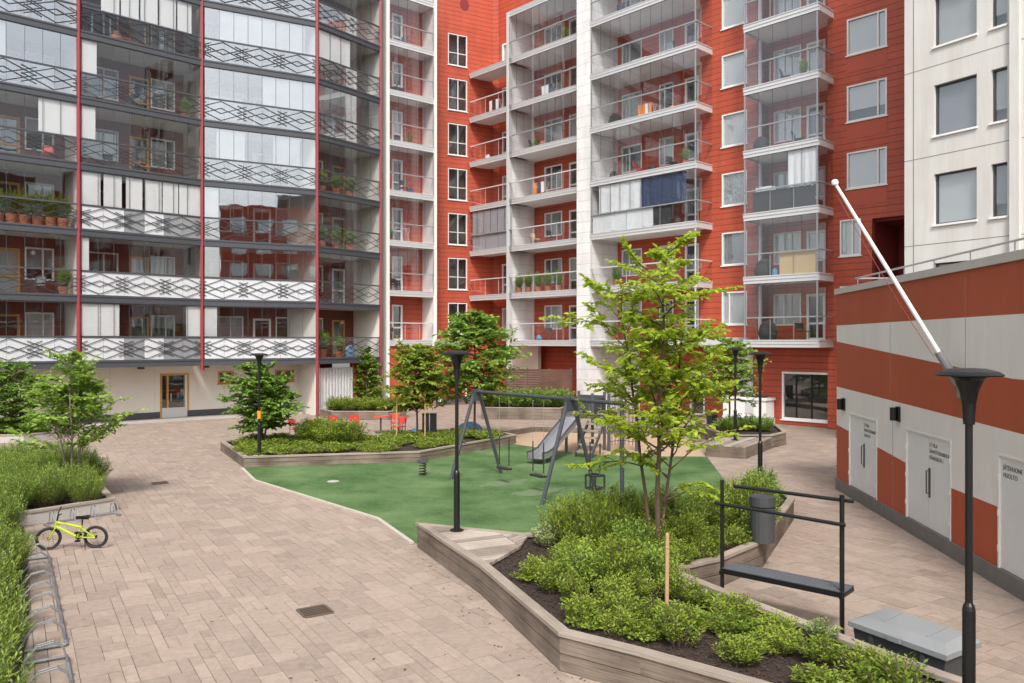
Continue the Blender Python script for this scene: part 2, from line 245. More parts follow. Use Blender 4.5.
# ------------------------------------------------------------------ mesh helpers
ORG = {}
class MB:
    def __init__(s): s.v = []; s.f = []; s.uv = []; s.mi = []
    def face(s, pts, uv=None, m=0):
        i = len(s.v); s.v += [tuple(p) for p in pts]; s.f.append(tuple(range(i, i+len(pts))))
        s.uv.append(uv or [(p[0], p[1]) for p in pts]); s.mi.append(m)
    def obox(s, o, ax, ay, az, m=0):
        o = Vector(o); ax, ay, az = Vector(ax), Vector(ay), Vector(az)
        du, dv = rnd.uniform(0, 20), rnd.uniform(0, 20)
        def q(p, a, b, sw=False):
            la, lb = a.length, b.length
            uv = [(du, dv), (du+la, dv), (du+la, dv+lb), (du, dv+lb)]
            if lb > la: uv = [(y-dv+du, x-du+dv) for x, y in uv]
            s.face([p, p+a, p+a+b, p+b], uv, m)
        q(o, ax, az); q(o+ay, ax, az); q(o, ay, az); q(o+ax, ay, az); q(o, ax, ay); q(o+az, ax, ay)
    def box(s, x0, x1, y0, y1, z0, z1, m=0): s.obox((x0, y0, z0), (x1-x0, 0, 0), (0, y1-y0, 0), (0, 0, z1-z0), m)
    def tube(s, pts, rad, n=8, m=0, caps=True):
        pts = [Vector(p) for p in pts]
        if not hasattr(rad, '__len__'): rad = [rad]*len(pts)
        rings = []; prev = None
        for i, p in enumerate(pts):
            d = (pts[min(i+1, len(pts)-1)]-pts[max(i-1, 0)])
            if d.length < 1e-9: d = Vector((0, 0, 1))
            d.normalize()
            if prev is None:
                a = d.orthogonal().normalized()
            else:
                a = prev-d*prev.dot(d)
                a = a.normalized() if a.length > 1e-6 else d.orthogonal().normalized()
            prev = a; b = d.cross(a)
            i0 = len(s.v)
            s.v += [tuple(p+(a*math.cos(2*math.pi*k/n)+b*math.sin(2*math.pi*k/n))*rad[i]) for k in range(n)]
            rings.append(i0)
        for r0, r1 in zip(rings, rings[1:]):
            for k in range(n):
                s.f.append((r0+k, r0+(k+1) % n, r1+(k+1) % n, r1+k)); s.uv.append([(0, 0), (0, .1), (1, .1), (1, 0)]); s.mi.append(m)
        if caps:
            for r in (rings[0], rings[-1]):
                s.f.append(tuple(range(r, r+n))); s.uv.append([(0, 0)]*n); s.mi.append(m)
    def lathe(s, c, prof, n=16, m=0):
        i0 = len(s.v); c = Vector(c)
        for r, z in prof:
            s.v += [(c.x+r*math.cos(2*math.pi*k/n), c.y+r*math.sin(2*math.pi*k/n), c.z+z) for k in range(n)]
        for j in range(len(prof)-1):
            for k in range(n):
                s.f.append((i0+j*n+k, i0+j*n+(k+1) % n, i0+(j+1)*n+(k+1) % n, i0+(j+1)*n+k)); s.uv.append([(0, 0)]*4); s.mi.append(m)
    def prism(s, poly, z0, z1, m=0, bottom=True):
        n = len(poly)
        s.face([(p[0], p[1], z1) for p in poly], None, m)
        if bottom: s.face([(p[0], p[1], z0) for p in reversed(poly)], None, m)
        for i in range(n):
            a, b = poly[i], poly[(i+1) % n]; l = math.hypot(b[0]-a[0], b[1]-a[1]); du = rnd.uniform(0, 9)
            s.face([(a[0], a[1], z0), (b[0], b[1], z0), (b[0], b[1], z1), (a[0], a[1], z1)], [(du, z0), (du+l, z0), (du+l, z1), (du, z1)], m)
    def build(s, name, mats, parent=None, smooth=False, loc=None, normals=True):
        me = bpy.data.meshes.new(name)
        org = Vector((0, 0, 0))
        if parent is not None: org = ORG.get(parent.name, Vector((0, 0, 0)))
        elif loc is not None: org = Vector(loc)
        me.from_pydata([(x-org.x, y-org.y, z-org.z) for x, y, z in s.v], [], s.f)
        ul = me.uv_layers.new(name="UVMap")
        flat = [c for f in s.uv for p in f for c in p]
        ul.data.foreach_set("uv", flat)
        if not isinstance(mats, (list, tuple)): mats = [mats]
        for mm in mats: me.materials.append(M[mm] if isinstance(mm, str) else mm)
        me.polygons.foreach_set("material_index", s.mi)
        if normals:
            bm = bmesh.new(); bm.from_mesh(me); bmesh.ops.remove_doubles(bm, verts=bm.verts, dist=1e-5) if smooth else None
            bmesh.ops.recalc_face_normals(bm, faces=bm.faces); bm.to_mesh(me); bm.free()
        if smooth: me.shade_smooth() if hasattr(me, 'shade_smooth') else me.polygons.foreach_set("use_smooth", [True]*len(me.polygons))
        o = bpy.data.objects.new(name, me); col.objects.link(o)
        if parent is not None: o.parent = parent
        else: o.location = org
        ORG[o.name] = org
        return o
def tag(o, label=None, cat=None, group=None, kind=None):
    if label: o['label'] = label
    if cat: o['category'] = cat
    if group: o['group'] = group
    if kind: o['kind'] = kind
    return o
def empty(name, loc, label=None, cat=None, group=None):
    o = bpy.data.objects.new(name, None); col.objects.link(o); o.location = loc; o.empty_display_size = 0.2
    ORG[o.name] = Vector(loc)
    return tag(o, label, cat, group)
def copy_tree(o, parent=None):
    c = o.copy(); col.objects.link(c)
    if parent is not None: c.parent = parent
    for ch in list(o.children): copy_tree(ch, c)
    return c
def place(o, loc, rz=0, s=1, label=None, group=None):
    o.location = loc; o.rotation_euler = (0, 0, rz); o.scale = (s, s, s)
    if label: o['label'] = label
    if group: o['group'] = group
    return o
class Frame:
    """facade frame: s along the facade, o outwards, z up"""
    def __init__(s, P, t, n=None):
        s.P = Vector((P[0], P[1], 0)); s.t = Vector((t[0], t[1], 0)).normalized()
        s.n = Vector((s.t.y, -s.t.x, 0)) if n is None else Vector((n[0], n[1], 0)).normalized()
    def pt(s, a, o, z): return s.P+s.t*a+s.n*o+Vector((0, 0, z))
    def box(s, mb, a0, a1, o0, o1, z0, z1, m=0): mb.obox(s.pt(a0, o0, z0), s.t*(a1-a0), s.n*(o1-o0), (0, 0, z1-z0), m)
    def off(s, o): return Frame((s.P+s.n*o)[:2], s.t[:2], s.n[:2])
    def bar(s, mb, a0, z0, a1, z1, o, wd, th, m=0):
        p, q = s.pt(a0, o, z0), s.pt(a1, o, z1); d = (q-p); u = d.normalized(); side = u.cross(s.n).normalized()
        mb.obox(p-side*wd/2, d, s.n*th, side*wd, m)
def fr2(P, Q): return Frame(P, (Q[0]-P[0], Q[1]-P[1])), math.hypot(Q[0]-P[0], Q[1]-P[1])
def wall(mb, F, a0, a1, z0, z1, th, openings=(), m=0, o=0.0):
    """wall of thickness th behind plane o, with rectangular openings (a0,a1,z0,z1)"""
    zs = sorted({z0, z1, *[q[2] for q in openings], *[q[3] for q in openings]}); zs = [z for z in zs if z0 <= z <= z1]
    for za, zb in zip(zs, zs[1:]):
        zc = (za+zb)/2
        cuts = sorted([(max(q[0], a0), min(q[1], a1)) for q in openings if q[2] < zc < q[3] and q[1] > a0 and q[0] < a1])
        x = a0
        for c0, c1 in cuts:
            if c0 > x+1e-4: F.box(mb, x, c0, o-th, o, za, zb, m)
            x = max(x, c1)
        if a1 > x+1e-4: F.box(mb, x, a1, o-th, o, za, zb, m)
def window(F, parent, a0, a1, z0, z1, o=0.0, frame='white', blind=None, mull=(), trans=(), fw=0.07, gl='glass_w', sill=True, name='window', proud=0.02, bdrop=1.0):
    mb = MB(); d0, d1 = o-0.10, o+proud
    F.box(mb, a0, a0+fw, d0, d1, z0, z1); F.box(mb, a1-fw, a1, d0, d1, z0, z1)
    F.box(mb, a0+fw, a1-fw, d0, d1, z1-fw, z1); F.box(mb, a0+fw, a1-fw, d0, d1, z0, z0+fw)
    for mu in mull: F.box(mb, a0+(a1-a0)*mu-fw*.45, a0+(a1-a0)*mu+fw*.45, d0+.01, d1-.006, z0+fw, z1-fw)
    for tr_ in trans: F.box(mb, a0+fw, a1-fw, d0+.015, d1-.01, z0+(z1-z0)*tr_-fw*.4, z0+(z1-z0)*tr_+fw*.4)
    w_ = mb.build(name, frame, parent)
    mb = MB(); F.box(mb, a0+fw*.5, a1-fw*.5, o-0.062, o-0.055, z0+fw*.5, z1-fw*.5); mb.build('pane', gl, w_)
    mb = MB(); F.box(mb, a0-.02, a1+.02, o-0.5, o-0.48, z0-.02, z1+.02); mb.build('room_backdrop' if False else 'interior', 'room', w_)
    if blind:
        mb = MB(); F.box(mb, a0+fw, a1-fw, o-0.105, o-0.095, z1-(z1-z0)*bdrop, z1-fw); mb.build('blind', blind, w_)
    if sill:
        mb = MB(); F.box(mb, a0-.06, a1+.06, o-.05, o+.07, z0-.05, z0-.003); mb.build('sill', frame, w_)
    return w_
def gp(px, py, z=0.0):
    """photo measurement -> point on the level z (used to read the plan off the photograph)"""
    Y = 796.4*(4.0-z)/(py-341.5); return Vector(((px-512)/796.4*Y, Y, z))
def area(p): return sum(p[i][0]*p[(i+1) % len(p)][1]-p[(i+1) % len(p)][0]*p[i][1] for i in range(len(p)))/2
def ccw(p): return list(p) if area(p) > 0 else list(reversed(p))
def inset(poly, d):
    n = len(poly); out = []
    for i in range(n):
        p0, p1, p2 = Vector(poly[i-1]), Vector(poly[i]), Vector(poly[(i+1) % n])
        e1, e2 = (p1-p0).normalized(), (p2-p1).normalized()
        n1, n2 = Vector((-e1.y, e1.x)), Vector((-e2.y, e2.x))
        b = n1+n2; k = max(0.35, 1+n1.dot(n2))
        out.append(tuple(p1+b*(d/k)))
    return out
def ring(mb, outer, inner, z0, z1, m=0, edges=None):
    n = len(outer)
    for i in range(n):
        if edges is not None and i not in edges: continue
        j = (i+1) % n; a, b, c, d = outer[i], outer[j], inner[j], inner[i]
        l = math.hypot(b[0]-a[0], b[1]-a[1]); du, dv = rnd.uniform(0, 9), rnd.uniform(0, 9)
        P = lambda q, z: (q[0], q[1], z)
        h = z1-z0; wd = math.hypot(a[0]-d[0], a[1]-d[1])
        mb.face([P(a, z0), P(b, z0), P(b, z1), P(a, z1)], [(du, dv), (du+l, dv), (du+l, dv+h), (du, dv+h)], m)
        mb.face([P(d, z0), P(c, z0), P(c, z1), P(d, z1)], [(du, dv), (du+l, dv), (du+l, dv+h), (du, dv+h)], m)
        for z in (z0, z1): mb.face([P(a, z), P(b, z), P(c, z), P(d, z)], [(du, dv), (du+l, dv), (du+l, dv+wd), (du, dv+wd)], m)
        mb.face([P(a, z0), P(d, z0), P(d, z1), P(a, z1)], None, m); mb.face([P(b, z0), P(c, z0), P(c, z1), P(b, z1)], None, m)
def inpoly(p, poly):
    x, y = p[0], p[1]; c = False
    for i in range(len(poly)):
        x1, y1 = poly[i][:2]; x2, y2 = poly[i-1][:2]
        if (y1 > y) != (y2 > y) and x < (x2-x1)*(y-y1)/(y2-y1)+x1: c = not c
    return c
def segdist(p, a, b):
    p, a, b = Vector(p[:2]), Vector(a[:2]), Vector(b[:2]); d = b-a
    t = max(0, min(1, (p-a).dot(d)/d.length_squared)); return (p-a-d*t).length
def clip(poly, p, n):
    """keep the side of the line through p with normal n where (x-p).n >= 0"""
    out = []
    for i in range(len(poly)):
        a, b = Vector(poly[i-1]), Vector(poly[i]); da, db = (a-p).dot(n), (b-p).dot(n)
        if da*db < 0: out.append(tuple(a+(b-a)*(da/(da-db))))
        if db >= 0: out.append(tuple(b))
    return out

# ------------------------------------------------------------------ foliage helpers
def leaf_mesh(name, C, D, Nn, L, W, tone, mats, six=False, extra=None):
    """C centres of leaf bases, D directions, Nn normals (arrays), L lengths, W widths"""
    C, D, Nn = np.asarray(C, float), np.asarray(D, float), np.asarray(Nn, float)
    L, W = np.asarray(L, float)[:, None], np.asarray(W, float)[:, None]
    D /= np.linalg.norm(D, axis=1, keepdims=True)+1e-9
    S = np.cross(D, Nn); S /= np.linalg.norm(S, axis=1, keepdims=True)+1e-9
    U = np.cross(S, D); n = len(C)
    if six:
        V = np.stack([C, C+D*L*.33+S*W*.5+U*W*.12, C+D*L*.7+S*W*.42+U*W*.08-U*L*.04, C+D*L-U*L*.12, C+D*L*.7-S*W*.42+U*W*.08-U*L*.04, C+D*L*.33-S*W*.5+U*W*.12], 1)
        k = 6; base = np.arange(n)[:, None]*6
        F = np.concatenate([base+np.array([0, 1, 2, 3]), base+np.array([0, 3, 4, 5])], 1).reshape(-1, 4)
    else:
        V = np.stack([C, C+D*L*.5+S*W*.5+U*W*.15, C+D*L, C+D*L*.5-S*W*.5+U*W*.15], 1); k = 4
        F = np.arange(n*4).reshape(-1, 4)
    V = V.reshape(-1, 3); T = np.repeat(np.asarray(tone, float), k); mi = np.zeros(len(F), int)
    if extra is not None:
        ev, ef = extra; F = np.concatenate([F, np.asarray(ef)+len(V)]); mi = np.concatenate([mi, np.ones(len(ef), int)])
        V = np.concatenate([V, np.asarray(ev)]); T = np.concatenate([T, np.full(len(ev), .3)])
    me = bpy.data.meshes.new(name)
    me.vertices.add(len(V)); me.vertices.foreach_set("co", V.ravel())
    me.loops.add(F.size); me.loops.foreach_set("vertex_index", F.ravel().astype(np.int32))
    me.polygons.add(len(F)); me.polygons.foreach_set("loop_start", np.arange(0, F.size, 4, dtype=np.int32))
    me.polygons.foreach_set("loop_total", np.full(len(F), 4, dtype=np.int32))
    for mm in mats: me.materials.append(M[mm])
    me.polygons.foreach_set("material_index", mi.astype(np.int32))
    at = me.attributes.new("tone", 'FLOAT', 'POINT'); at.data.foreach_set("value", T.astype(np.float32))
    me.update(calc_edges=True); me.validate()
    return me
def quadtube(pts, rad):
    mb = MB(); mb.tube(pts, rad, 4, caps=False); return mb.v, mb.f
def make_tree(name, base, H, cb, prof, nbr, leaflen, leafw, lmat, bark, seed, trunk_r=0.05, stems=1, lean=(0, 0), twig=5, per=7, up=0.5, six=True, squash=1.0, label=None, cat='tree', extras=(), group=None, bare=0.25):
    r = random.Random(seed); root = empty(name, base, label, cat, group)
    def radius(f):
        for (f0, r0), (f1, r1) in zip(prof, prof[1:]):
            if f0 <= f <= f1: return r0+(r1-r0)*(f-f0)/(f1-f0)
        return prof[-1][1]
    wd = MB(); C, D, Nn, T = [], [], [], []
    def leaves_along(pts, cnt, start=0.15):
        for k in range(cnt):
            f = start+(1-start)*(k+r.random())/cnt; x = f*(len(pts)-1); i = min(int(x), len(pts)-2); p = pts[i].lerp(pts[i+1], x-i)
            d = (pts[i+1]-pts[i]).normalized(); sd_ = d.cross(Vector((0, 0, 1)))
            if sd_.length < 1e-3: sd_ = Vector((1, 0, 0))
            sd_.normalize(); sgn = 1 if k % 2 else -1
            dd = d*r.uniform(.2, .9)+sd_*sgn*r.uniform(.4, 1.1)+Vector((r.gauss(0, .3), r.gauss(0, .3), r.uniform(-.55, .25)))
            C.append(p); D.append(dd); Nn.append((r.gauss(0, .45), r.gauss(0, .45), 1)); T.append(min(1, max(0, r.gauss(.42, .2))))
    for st in range(stems):
        ang = 2*math.pi*st/stems+seed
        top = Vector((lean[0]+(0.12*H*math.cos(ang) if stems > 1 else 0), lean[1]+(0.12*H*math.sin(ang) if stems > 1 else 0), H*(1 if st == 0 else r.uniform(.72, .92))))
        b0 = Vector((.05*math.cos(ang), .05*math.sin(ang), 0)) if stems > 1 else Vector((0, 0, 0))
        n = 9; tp = []
        for i in range(n):
            f = i/(n-1); p = b0.lerp(top, f)+Vector((r.gauss(0, .02), r.gauss(0, .02), 0))*H*.35*f
            tp.append(p)
        tr_ = trunk_r*(1 if st == 0 else .7)
        wd.tube(tp, [tr_*(1-.85*i/(n-1))+.004 for i in range(n)], 7)
        leaves_along(tp[-3:], per*3)
        nb = nbr//stems
        for b in range(nb):
            f = cb/H+(0.97-cb/H)*(b+r.random()*.8)/nb
            x = f*(n-1); i = min(int(x), n-2); p0 = tp[i].lerp(tp[i+1], x-i)
            az = b*2.399+r.uniform(-.5, .5)+st*1.7; rl = radius(f)*r.uniform(.6, 1.12)
            d = Vector((math.cos(az), math.sin(az)*squash, up*r.uniform(.5, 1.5))).normalized(); pts = [p0]; L_ = rl*1.12
            for s_ in range(5):
                d = (d+Vector((r.gauss(0, .12), r.gauss(0, .12), r.gauss(-.06, .1)))).normalized(); pts.append(pts[-1]+d*L_/5)
            wd.tube(pts, [tr_*.42*(1-f*.55)*(1-.85*k/5)+.003 for k in range(6)], 5, caps=False)
            leaves_along(pts, int(per*1.2), bare)
            for t_ in range(twig):
                g = bare+(1-bare)*(t_+r.random())/twig; x = g*5; i2 = min(int(x), 4); q0 = pts[i2].lerp(pts[i2+1], x-i2)
                e = (pts[i2+1]-pts[i2]).normalized(); sd_ = e.cross(Vector((0, 0, 1))).normalized()*(1 if t_ % 2 else -1)
                e = (e*.7+sd_*r.uniform(.4, 1.0)+Vector((0, 0, r.uniform(-.2, .45)))).normalized(); q = [q0]; l2 = rl*r.uniform(.25, .5)
                for s_ in range(3): e = (e+Vector((r.gauss(0, .15), r.gauss(0, .15), r.gauss(-.05, .12)))).normalized(); q.append(q[-1]+e*l2/3)
                wd.tube(q, [.006, .005, .004, .003], 4, caps=False); leaves_along(q, per)
    for pts in extras:
        pts = [Vector(p) for p in pts]; wd.tube(pts, [.014*(1-.7*k/(len(pts)-1)) for k in range(len(pts))], 5, caps=False); leaves_along(pts, per*5, .3)
    t_ = wd.build('trunk', bark, None, normals=False); t_.parent = root; t_.location = (0, 0, 0)
    n = len(C); ra = np.random.RandomState(seed)
    me = leaf_mesh('crown', [tuple(c) for c in C], [tuple(d) for d in D], Nn, leaflen*ra.uniform(.5, 1.25, n), leafw*ra.uniform(.7, 1.15, n), T, [lmat], six)
    o = bpy.data.objects.new('crown', me); col.objects.link(o); o.parent = root
    return root
def shrub_mesh(name, seed, rad, h, nst, nl, ll, lw, lmat, spread=1.0, upright=0.5):
    r = random.Random(seed); C, D, Nn, T = [], [], [], []; ev, ef = [], []
    for s_ in range(nst):
        az = r.uniform(0, 2*math.pi); rr = rad*math.sqrt(r.random())*spread; hh = h*(1-.35*(rr/rad)**2)*r.uniform(.65, 1.12)
        p0 = Vector((math.cos(az)*rr*.45, math.sin(az)*rr*.45, 0)); p2 = Vector((math.cos(az)*rr, math.sin(az)*rr, hh)); p1 = p0.lerp(p2, .5)+Vector((0, 0, hh*.15))
        pts = [p0, p1, p2]; i0 = len(ev); v, f = quadtube(pts, [.006, .004, .002]); ev += v; ef += [tuple(i+i0 for i in q) for q in f]
        tb = r.gauss(.42, .16)
        for k in range(nl):
            g = .18+.84*(k/nl); a = (1-g)**2; b = 2*g*(1-g); c = g*g; p = p0*a+p1*b+p2*c
            tdir = (p2-p1).normalized(); aa = k*2.4+r.random(); sd_ = Vector((math.cos(aa), math.sin(aa), 0))
            C.append(tuple(p+sd_*r.uniform(0, .03))); D.append(tuple(tdir*upright*r.uniform(.4, 1.4)+sd_*r.uniform(.5, 1.0))); Nn.append((r.gauss(0, .5), r.gauss(0, .5), 1))
            T.append(min(1, max(0, tb+r.gauss(0, .13))))
    n = len(C); ra = np.random.RandomState(seed)
    return leaf_mesh(name, C, D, Nn, ll*ra.uniform(.45, 1.35, n), lw*ra.uniform(.7, 1.2, n), T, [lmat, 'bark'], False, (ev, ef))
def put_mesh(name, me, loc, rz, s, label, cat, group=None, kind=None, sz=None):
    o = bpy.data.objects.new(name, me); col.objects.link(o); o.location = loc; o.rotation_euler = (0, 0, rz); o.scale = (s, s, sz or s)
    return tag(o, label, cat, group, kind)

# ================================================================== GROUND
mb = MB(); mb.face([(-900, -300, -.06), (900, -300, -.06), (900, 1500, -.06), (-900, 1500, -.06)]); tag(mb.build('ground', 'asphalt'), kind='structure')
mb = MB(); mb.face([(-34, -2, -.022), (14, -2, -.022), (20, 60, -.022), (-34, 60, -.022)]); tag(mb.build('paving_bed', 'paver_base'), kind='structure')
def paving():
    r = random.Random(3); U = 0.15; u = Vector((.53, -.848)); v = Vector((.848, .53)); O = Vector((-2, 22))
    nU, nV = 330, 330; occ = np.zeros((nU, nV), bool); V, F, T = [], [], []
    kinds = [(3, 2), (3, 2), (2, 2), (2, 2), (2, 3), (3, 3), (3, 3), (2, 1), (3, 1), (4, 2), (4, 3)]
    for i in range(nU):
        for j in range(nV):
            if occ[i, j]: continue
            k = r.choice(kinds); a, b = k
            while a > 1 and (i+a > nU or occ[i:i+a, j].any()): a -= 1
            while b > 1 and (j+b > nV or occ[i:i+a, j:j+b].any()): b -= 1
            occ[i:i+a, j:j+b] = True
            c = O+u*((i+a/2-nU/2)*U)+v*((j+b/2-nV/2)*U)
            if c.y < 4 or abs(c.x) > .70*c.y+2.5 or c.x > 9.2+.1*max(0, c.y-22)*4 or c.y > 58: continue
            g = .0022+r.random()*.0025; hu, hv = a*U/2-g, b*U/2-g; z = r.gauss(0, .0015); e = .004; i0 = len(V)
            for q, zz in ((0, z), (1, -.02)):
                for su, sv_ in ((-1, -1), (1, -1), (1, 1), (-1, 1)):
                    p = c+u*(su*hu)+v*(sv_*hv); V.append((p.x, p.y, zz))
            F.append((i0, i0+1, i0+2, i0+3))
            if c.y < 24:
                for q in range(4): F.append((i0+q, i0+4+q, i0+4+(q+1) % 4, i0+(q+1) % 4))
            T += [min(1, max(0, r.gauss(.5, .28)))]*8
    me = bpy.data.meshes.new('pavement'); me.from_pydata(V, [], F); me.materials.append(M['paver'])
    at = me.attributes.new("tone", 'FLOAT', 'POINT'); at.data.foreach_set("value", T)
    bm = bmesh.new(); bm.from_mesh(me); bmesh.ops.recalc_face_normals(bm, faces=bm.faces); bm.to_mesh(me); bm.free()
    o = bpy.data.objects.new('pavement', me); col.objects.link(o); tag(o, kind='structure')
paving()
GREEN = [(-8.33, 24.8), (-7.3, 22.8), (-2.97, 17.94), (-2.0, 15.9), (-1.5, 15.2), (.2, 14.75), (2.2, 15.5), (5.2, 19.0), (5.85, 20.9), (6.75, 27.6), (4.5, 27.7), (2.7, 28.1), (1.4, 29.4), (.1, 31.0), (-3.05, 26.5), (-8.45, 25.25)]
mb = MB(); mb.face([(x, y, .014) for x, y in ccw(GREEN)]); tag(mb.build('play_surface', 'play'), kind='structure')
TAN = [(.1, 31.0), (1.4, 29.4), (2.7, 28.1), (4.5, 27.7), (6.75, 27.6), (7.2, 33.6), (.9, 35.2), (-.6, 33.2)]
mb = MB(); mb.face([(x, y, .010) for x, y in ccw(TAN)]); tag(mb.build('sand_surface', 'tan'), kind='structure')
mb = MB()
def strip(mb, pts, wd, z0, z1, m=0):
    for a, b in zip(pts, pts[1:]):
        a, b = Vector(a), Vector(b); d = (b-a).normalized(); n = Vector((-d.y, d.x))*wd/2
        mb.obox((a.x-n.x, a.y-n.y, z0), ((b-a).x, (b-a).y, 0), (2*n.x, 2*n.y, 0), (0, 0, z1-z0), m)
strip(mb, [(-8.5, 25.05), (-7.38, 22.83), (-3.03, 17.92), (-1.98, 15.75)], .09, -.02, .04)
tag(mb.build('edging_kerb', 'edging'), kind='structure')
mb = MB(); strip(mb, [(-.5, 33.3), (1.0, 35.3), (7.3, 33.7)], .16, 0, .22)
tag(mb.build('timber_kerb', 'timber', loc=(1, 35, 0)), 'low weathered timber kerb at the back of the slide area', 'kerb')

# ================================================================== LEFT WING
A, B, Cc, Dd = (-19.6, 36.1), (-15.5, 39.9), (-10.4, 42.6), (-7.6, 46.3)
Z_ = (A[0]-5.7*.745, A[1]-5.7*.667)
mods = [fr2(Z_, A), fr2(A, B), fr2(B, Cc), fr2(Cc, Dd)]
NF = 8
LW = empty('apartment_building', (-15.5, 42, 0), 'grey glazed apartment block with diamond lattice balconies and red posts above a white ground floor', 'apartment building')
def lattice(mb, F, wdt, z0, z1, o, seed):
    r = random.Random(seed); h = z1-z0; zc = (z0+z1)/2
    def seg(a0, za, a1, zb):
        # clip to the parapet rectangle
        t0, t1 = 0.0, 1.0; dx, dz = a1-a0, zb-za
        for p, q in ((-dx, a0-.04), (dx, wdt-.04-a0), (-dz, za-z0), (dz, z1-za)):
            if abs(p) < 1e-9:
                if q < 0: return
            else:
                t = q/p
                if p < 0: t0 = max(t0, t)
                else: t1 = min(t1, t)
        if t1-t0 > .02: F.bar(mb, a0+dx*t0, za+dz*t0, a0+dx*t1, za+dz*t1, o, .030, .012)
    n = max(2, round(wdt/2.0)); pitch = wdt/n; sl = .40
    for i in range(-1, n+1):
        c = (i+.5)*pitch+.12*math.sin(seed+i)
        for off, ln in ((.13, 1.25), (.46, 1.25), (.82, .8)):
            for sx in (-1, 1):
                for sz in (-1, 1): seg(c, zc+sz*off*h, c+sx*ln, zc+sz*off*h-sz*ln*sl)
# per balcony: glazing kind, curtained spans (fractions), parapet kind
#  glazing: c clear, m mirror-like ; parapet: c clear, w white, g grey, x mixed
SPEC = {
 0: [('c', [], 'w'), ('c', [(.0, .15), (.15, .30), (.87, 1)], 'x'), ('c', [(0, .11)], 'w'), ('o', [], 'c')],
 1: [('c', [], 'c'), ('c', [(0, .06)], 'w'), ('m', [], 'w'), ('c', [], 'c')],
 2: [('c', [], 'c'), ('c', [(0, .15), (.17, .32), (.35, .49), (.51, .655), (.66, .8), (.805, 1)], 'x'), ('m', [(.0, .12)], 'm'), ('c', [], 'c')],
 3: [('c', [(.72, 1)], 'c'), ('c', [(0, .11)], 'c'), ('m', [(.1, .35), (.6, .85)], 'm'), ('c', [], 'c')],
 4: [('m', [(0, .5)], 'm'), ('c', [(0, .12)], 'c'), ('m', [(.5, 1)], 'm'), ('m', [], 'm')],
 5: [('m', [], 'm'), ('c', [(.15, .3), (.31, .46), (.47, .62), (.63, .78), (.79, .92)], 'c'), ('m', [(.12, .9)], 'm'), ('c', [(.0, .5)], 'm')],
 6: [('c', [(0, .5)], 'm'), ('m', [], 'c'), ('c', [(0, 1)], 'm'), ('c', [], 'm')],
 7: [('c', [], 'm'), ('c', [], 'm'), ('c', [], 'm'), ('c', [], 'm')],
}
DEP = 2.3
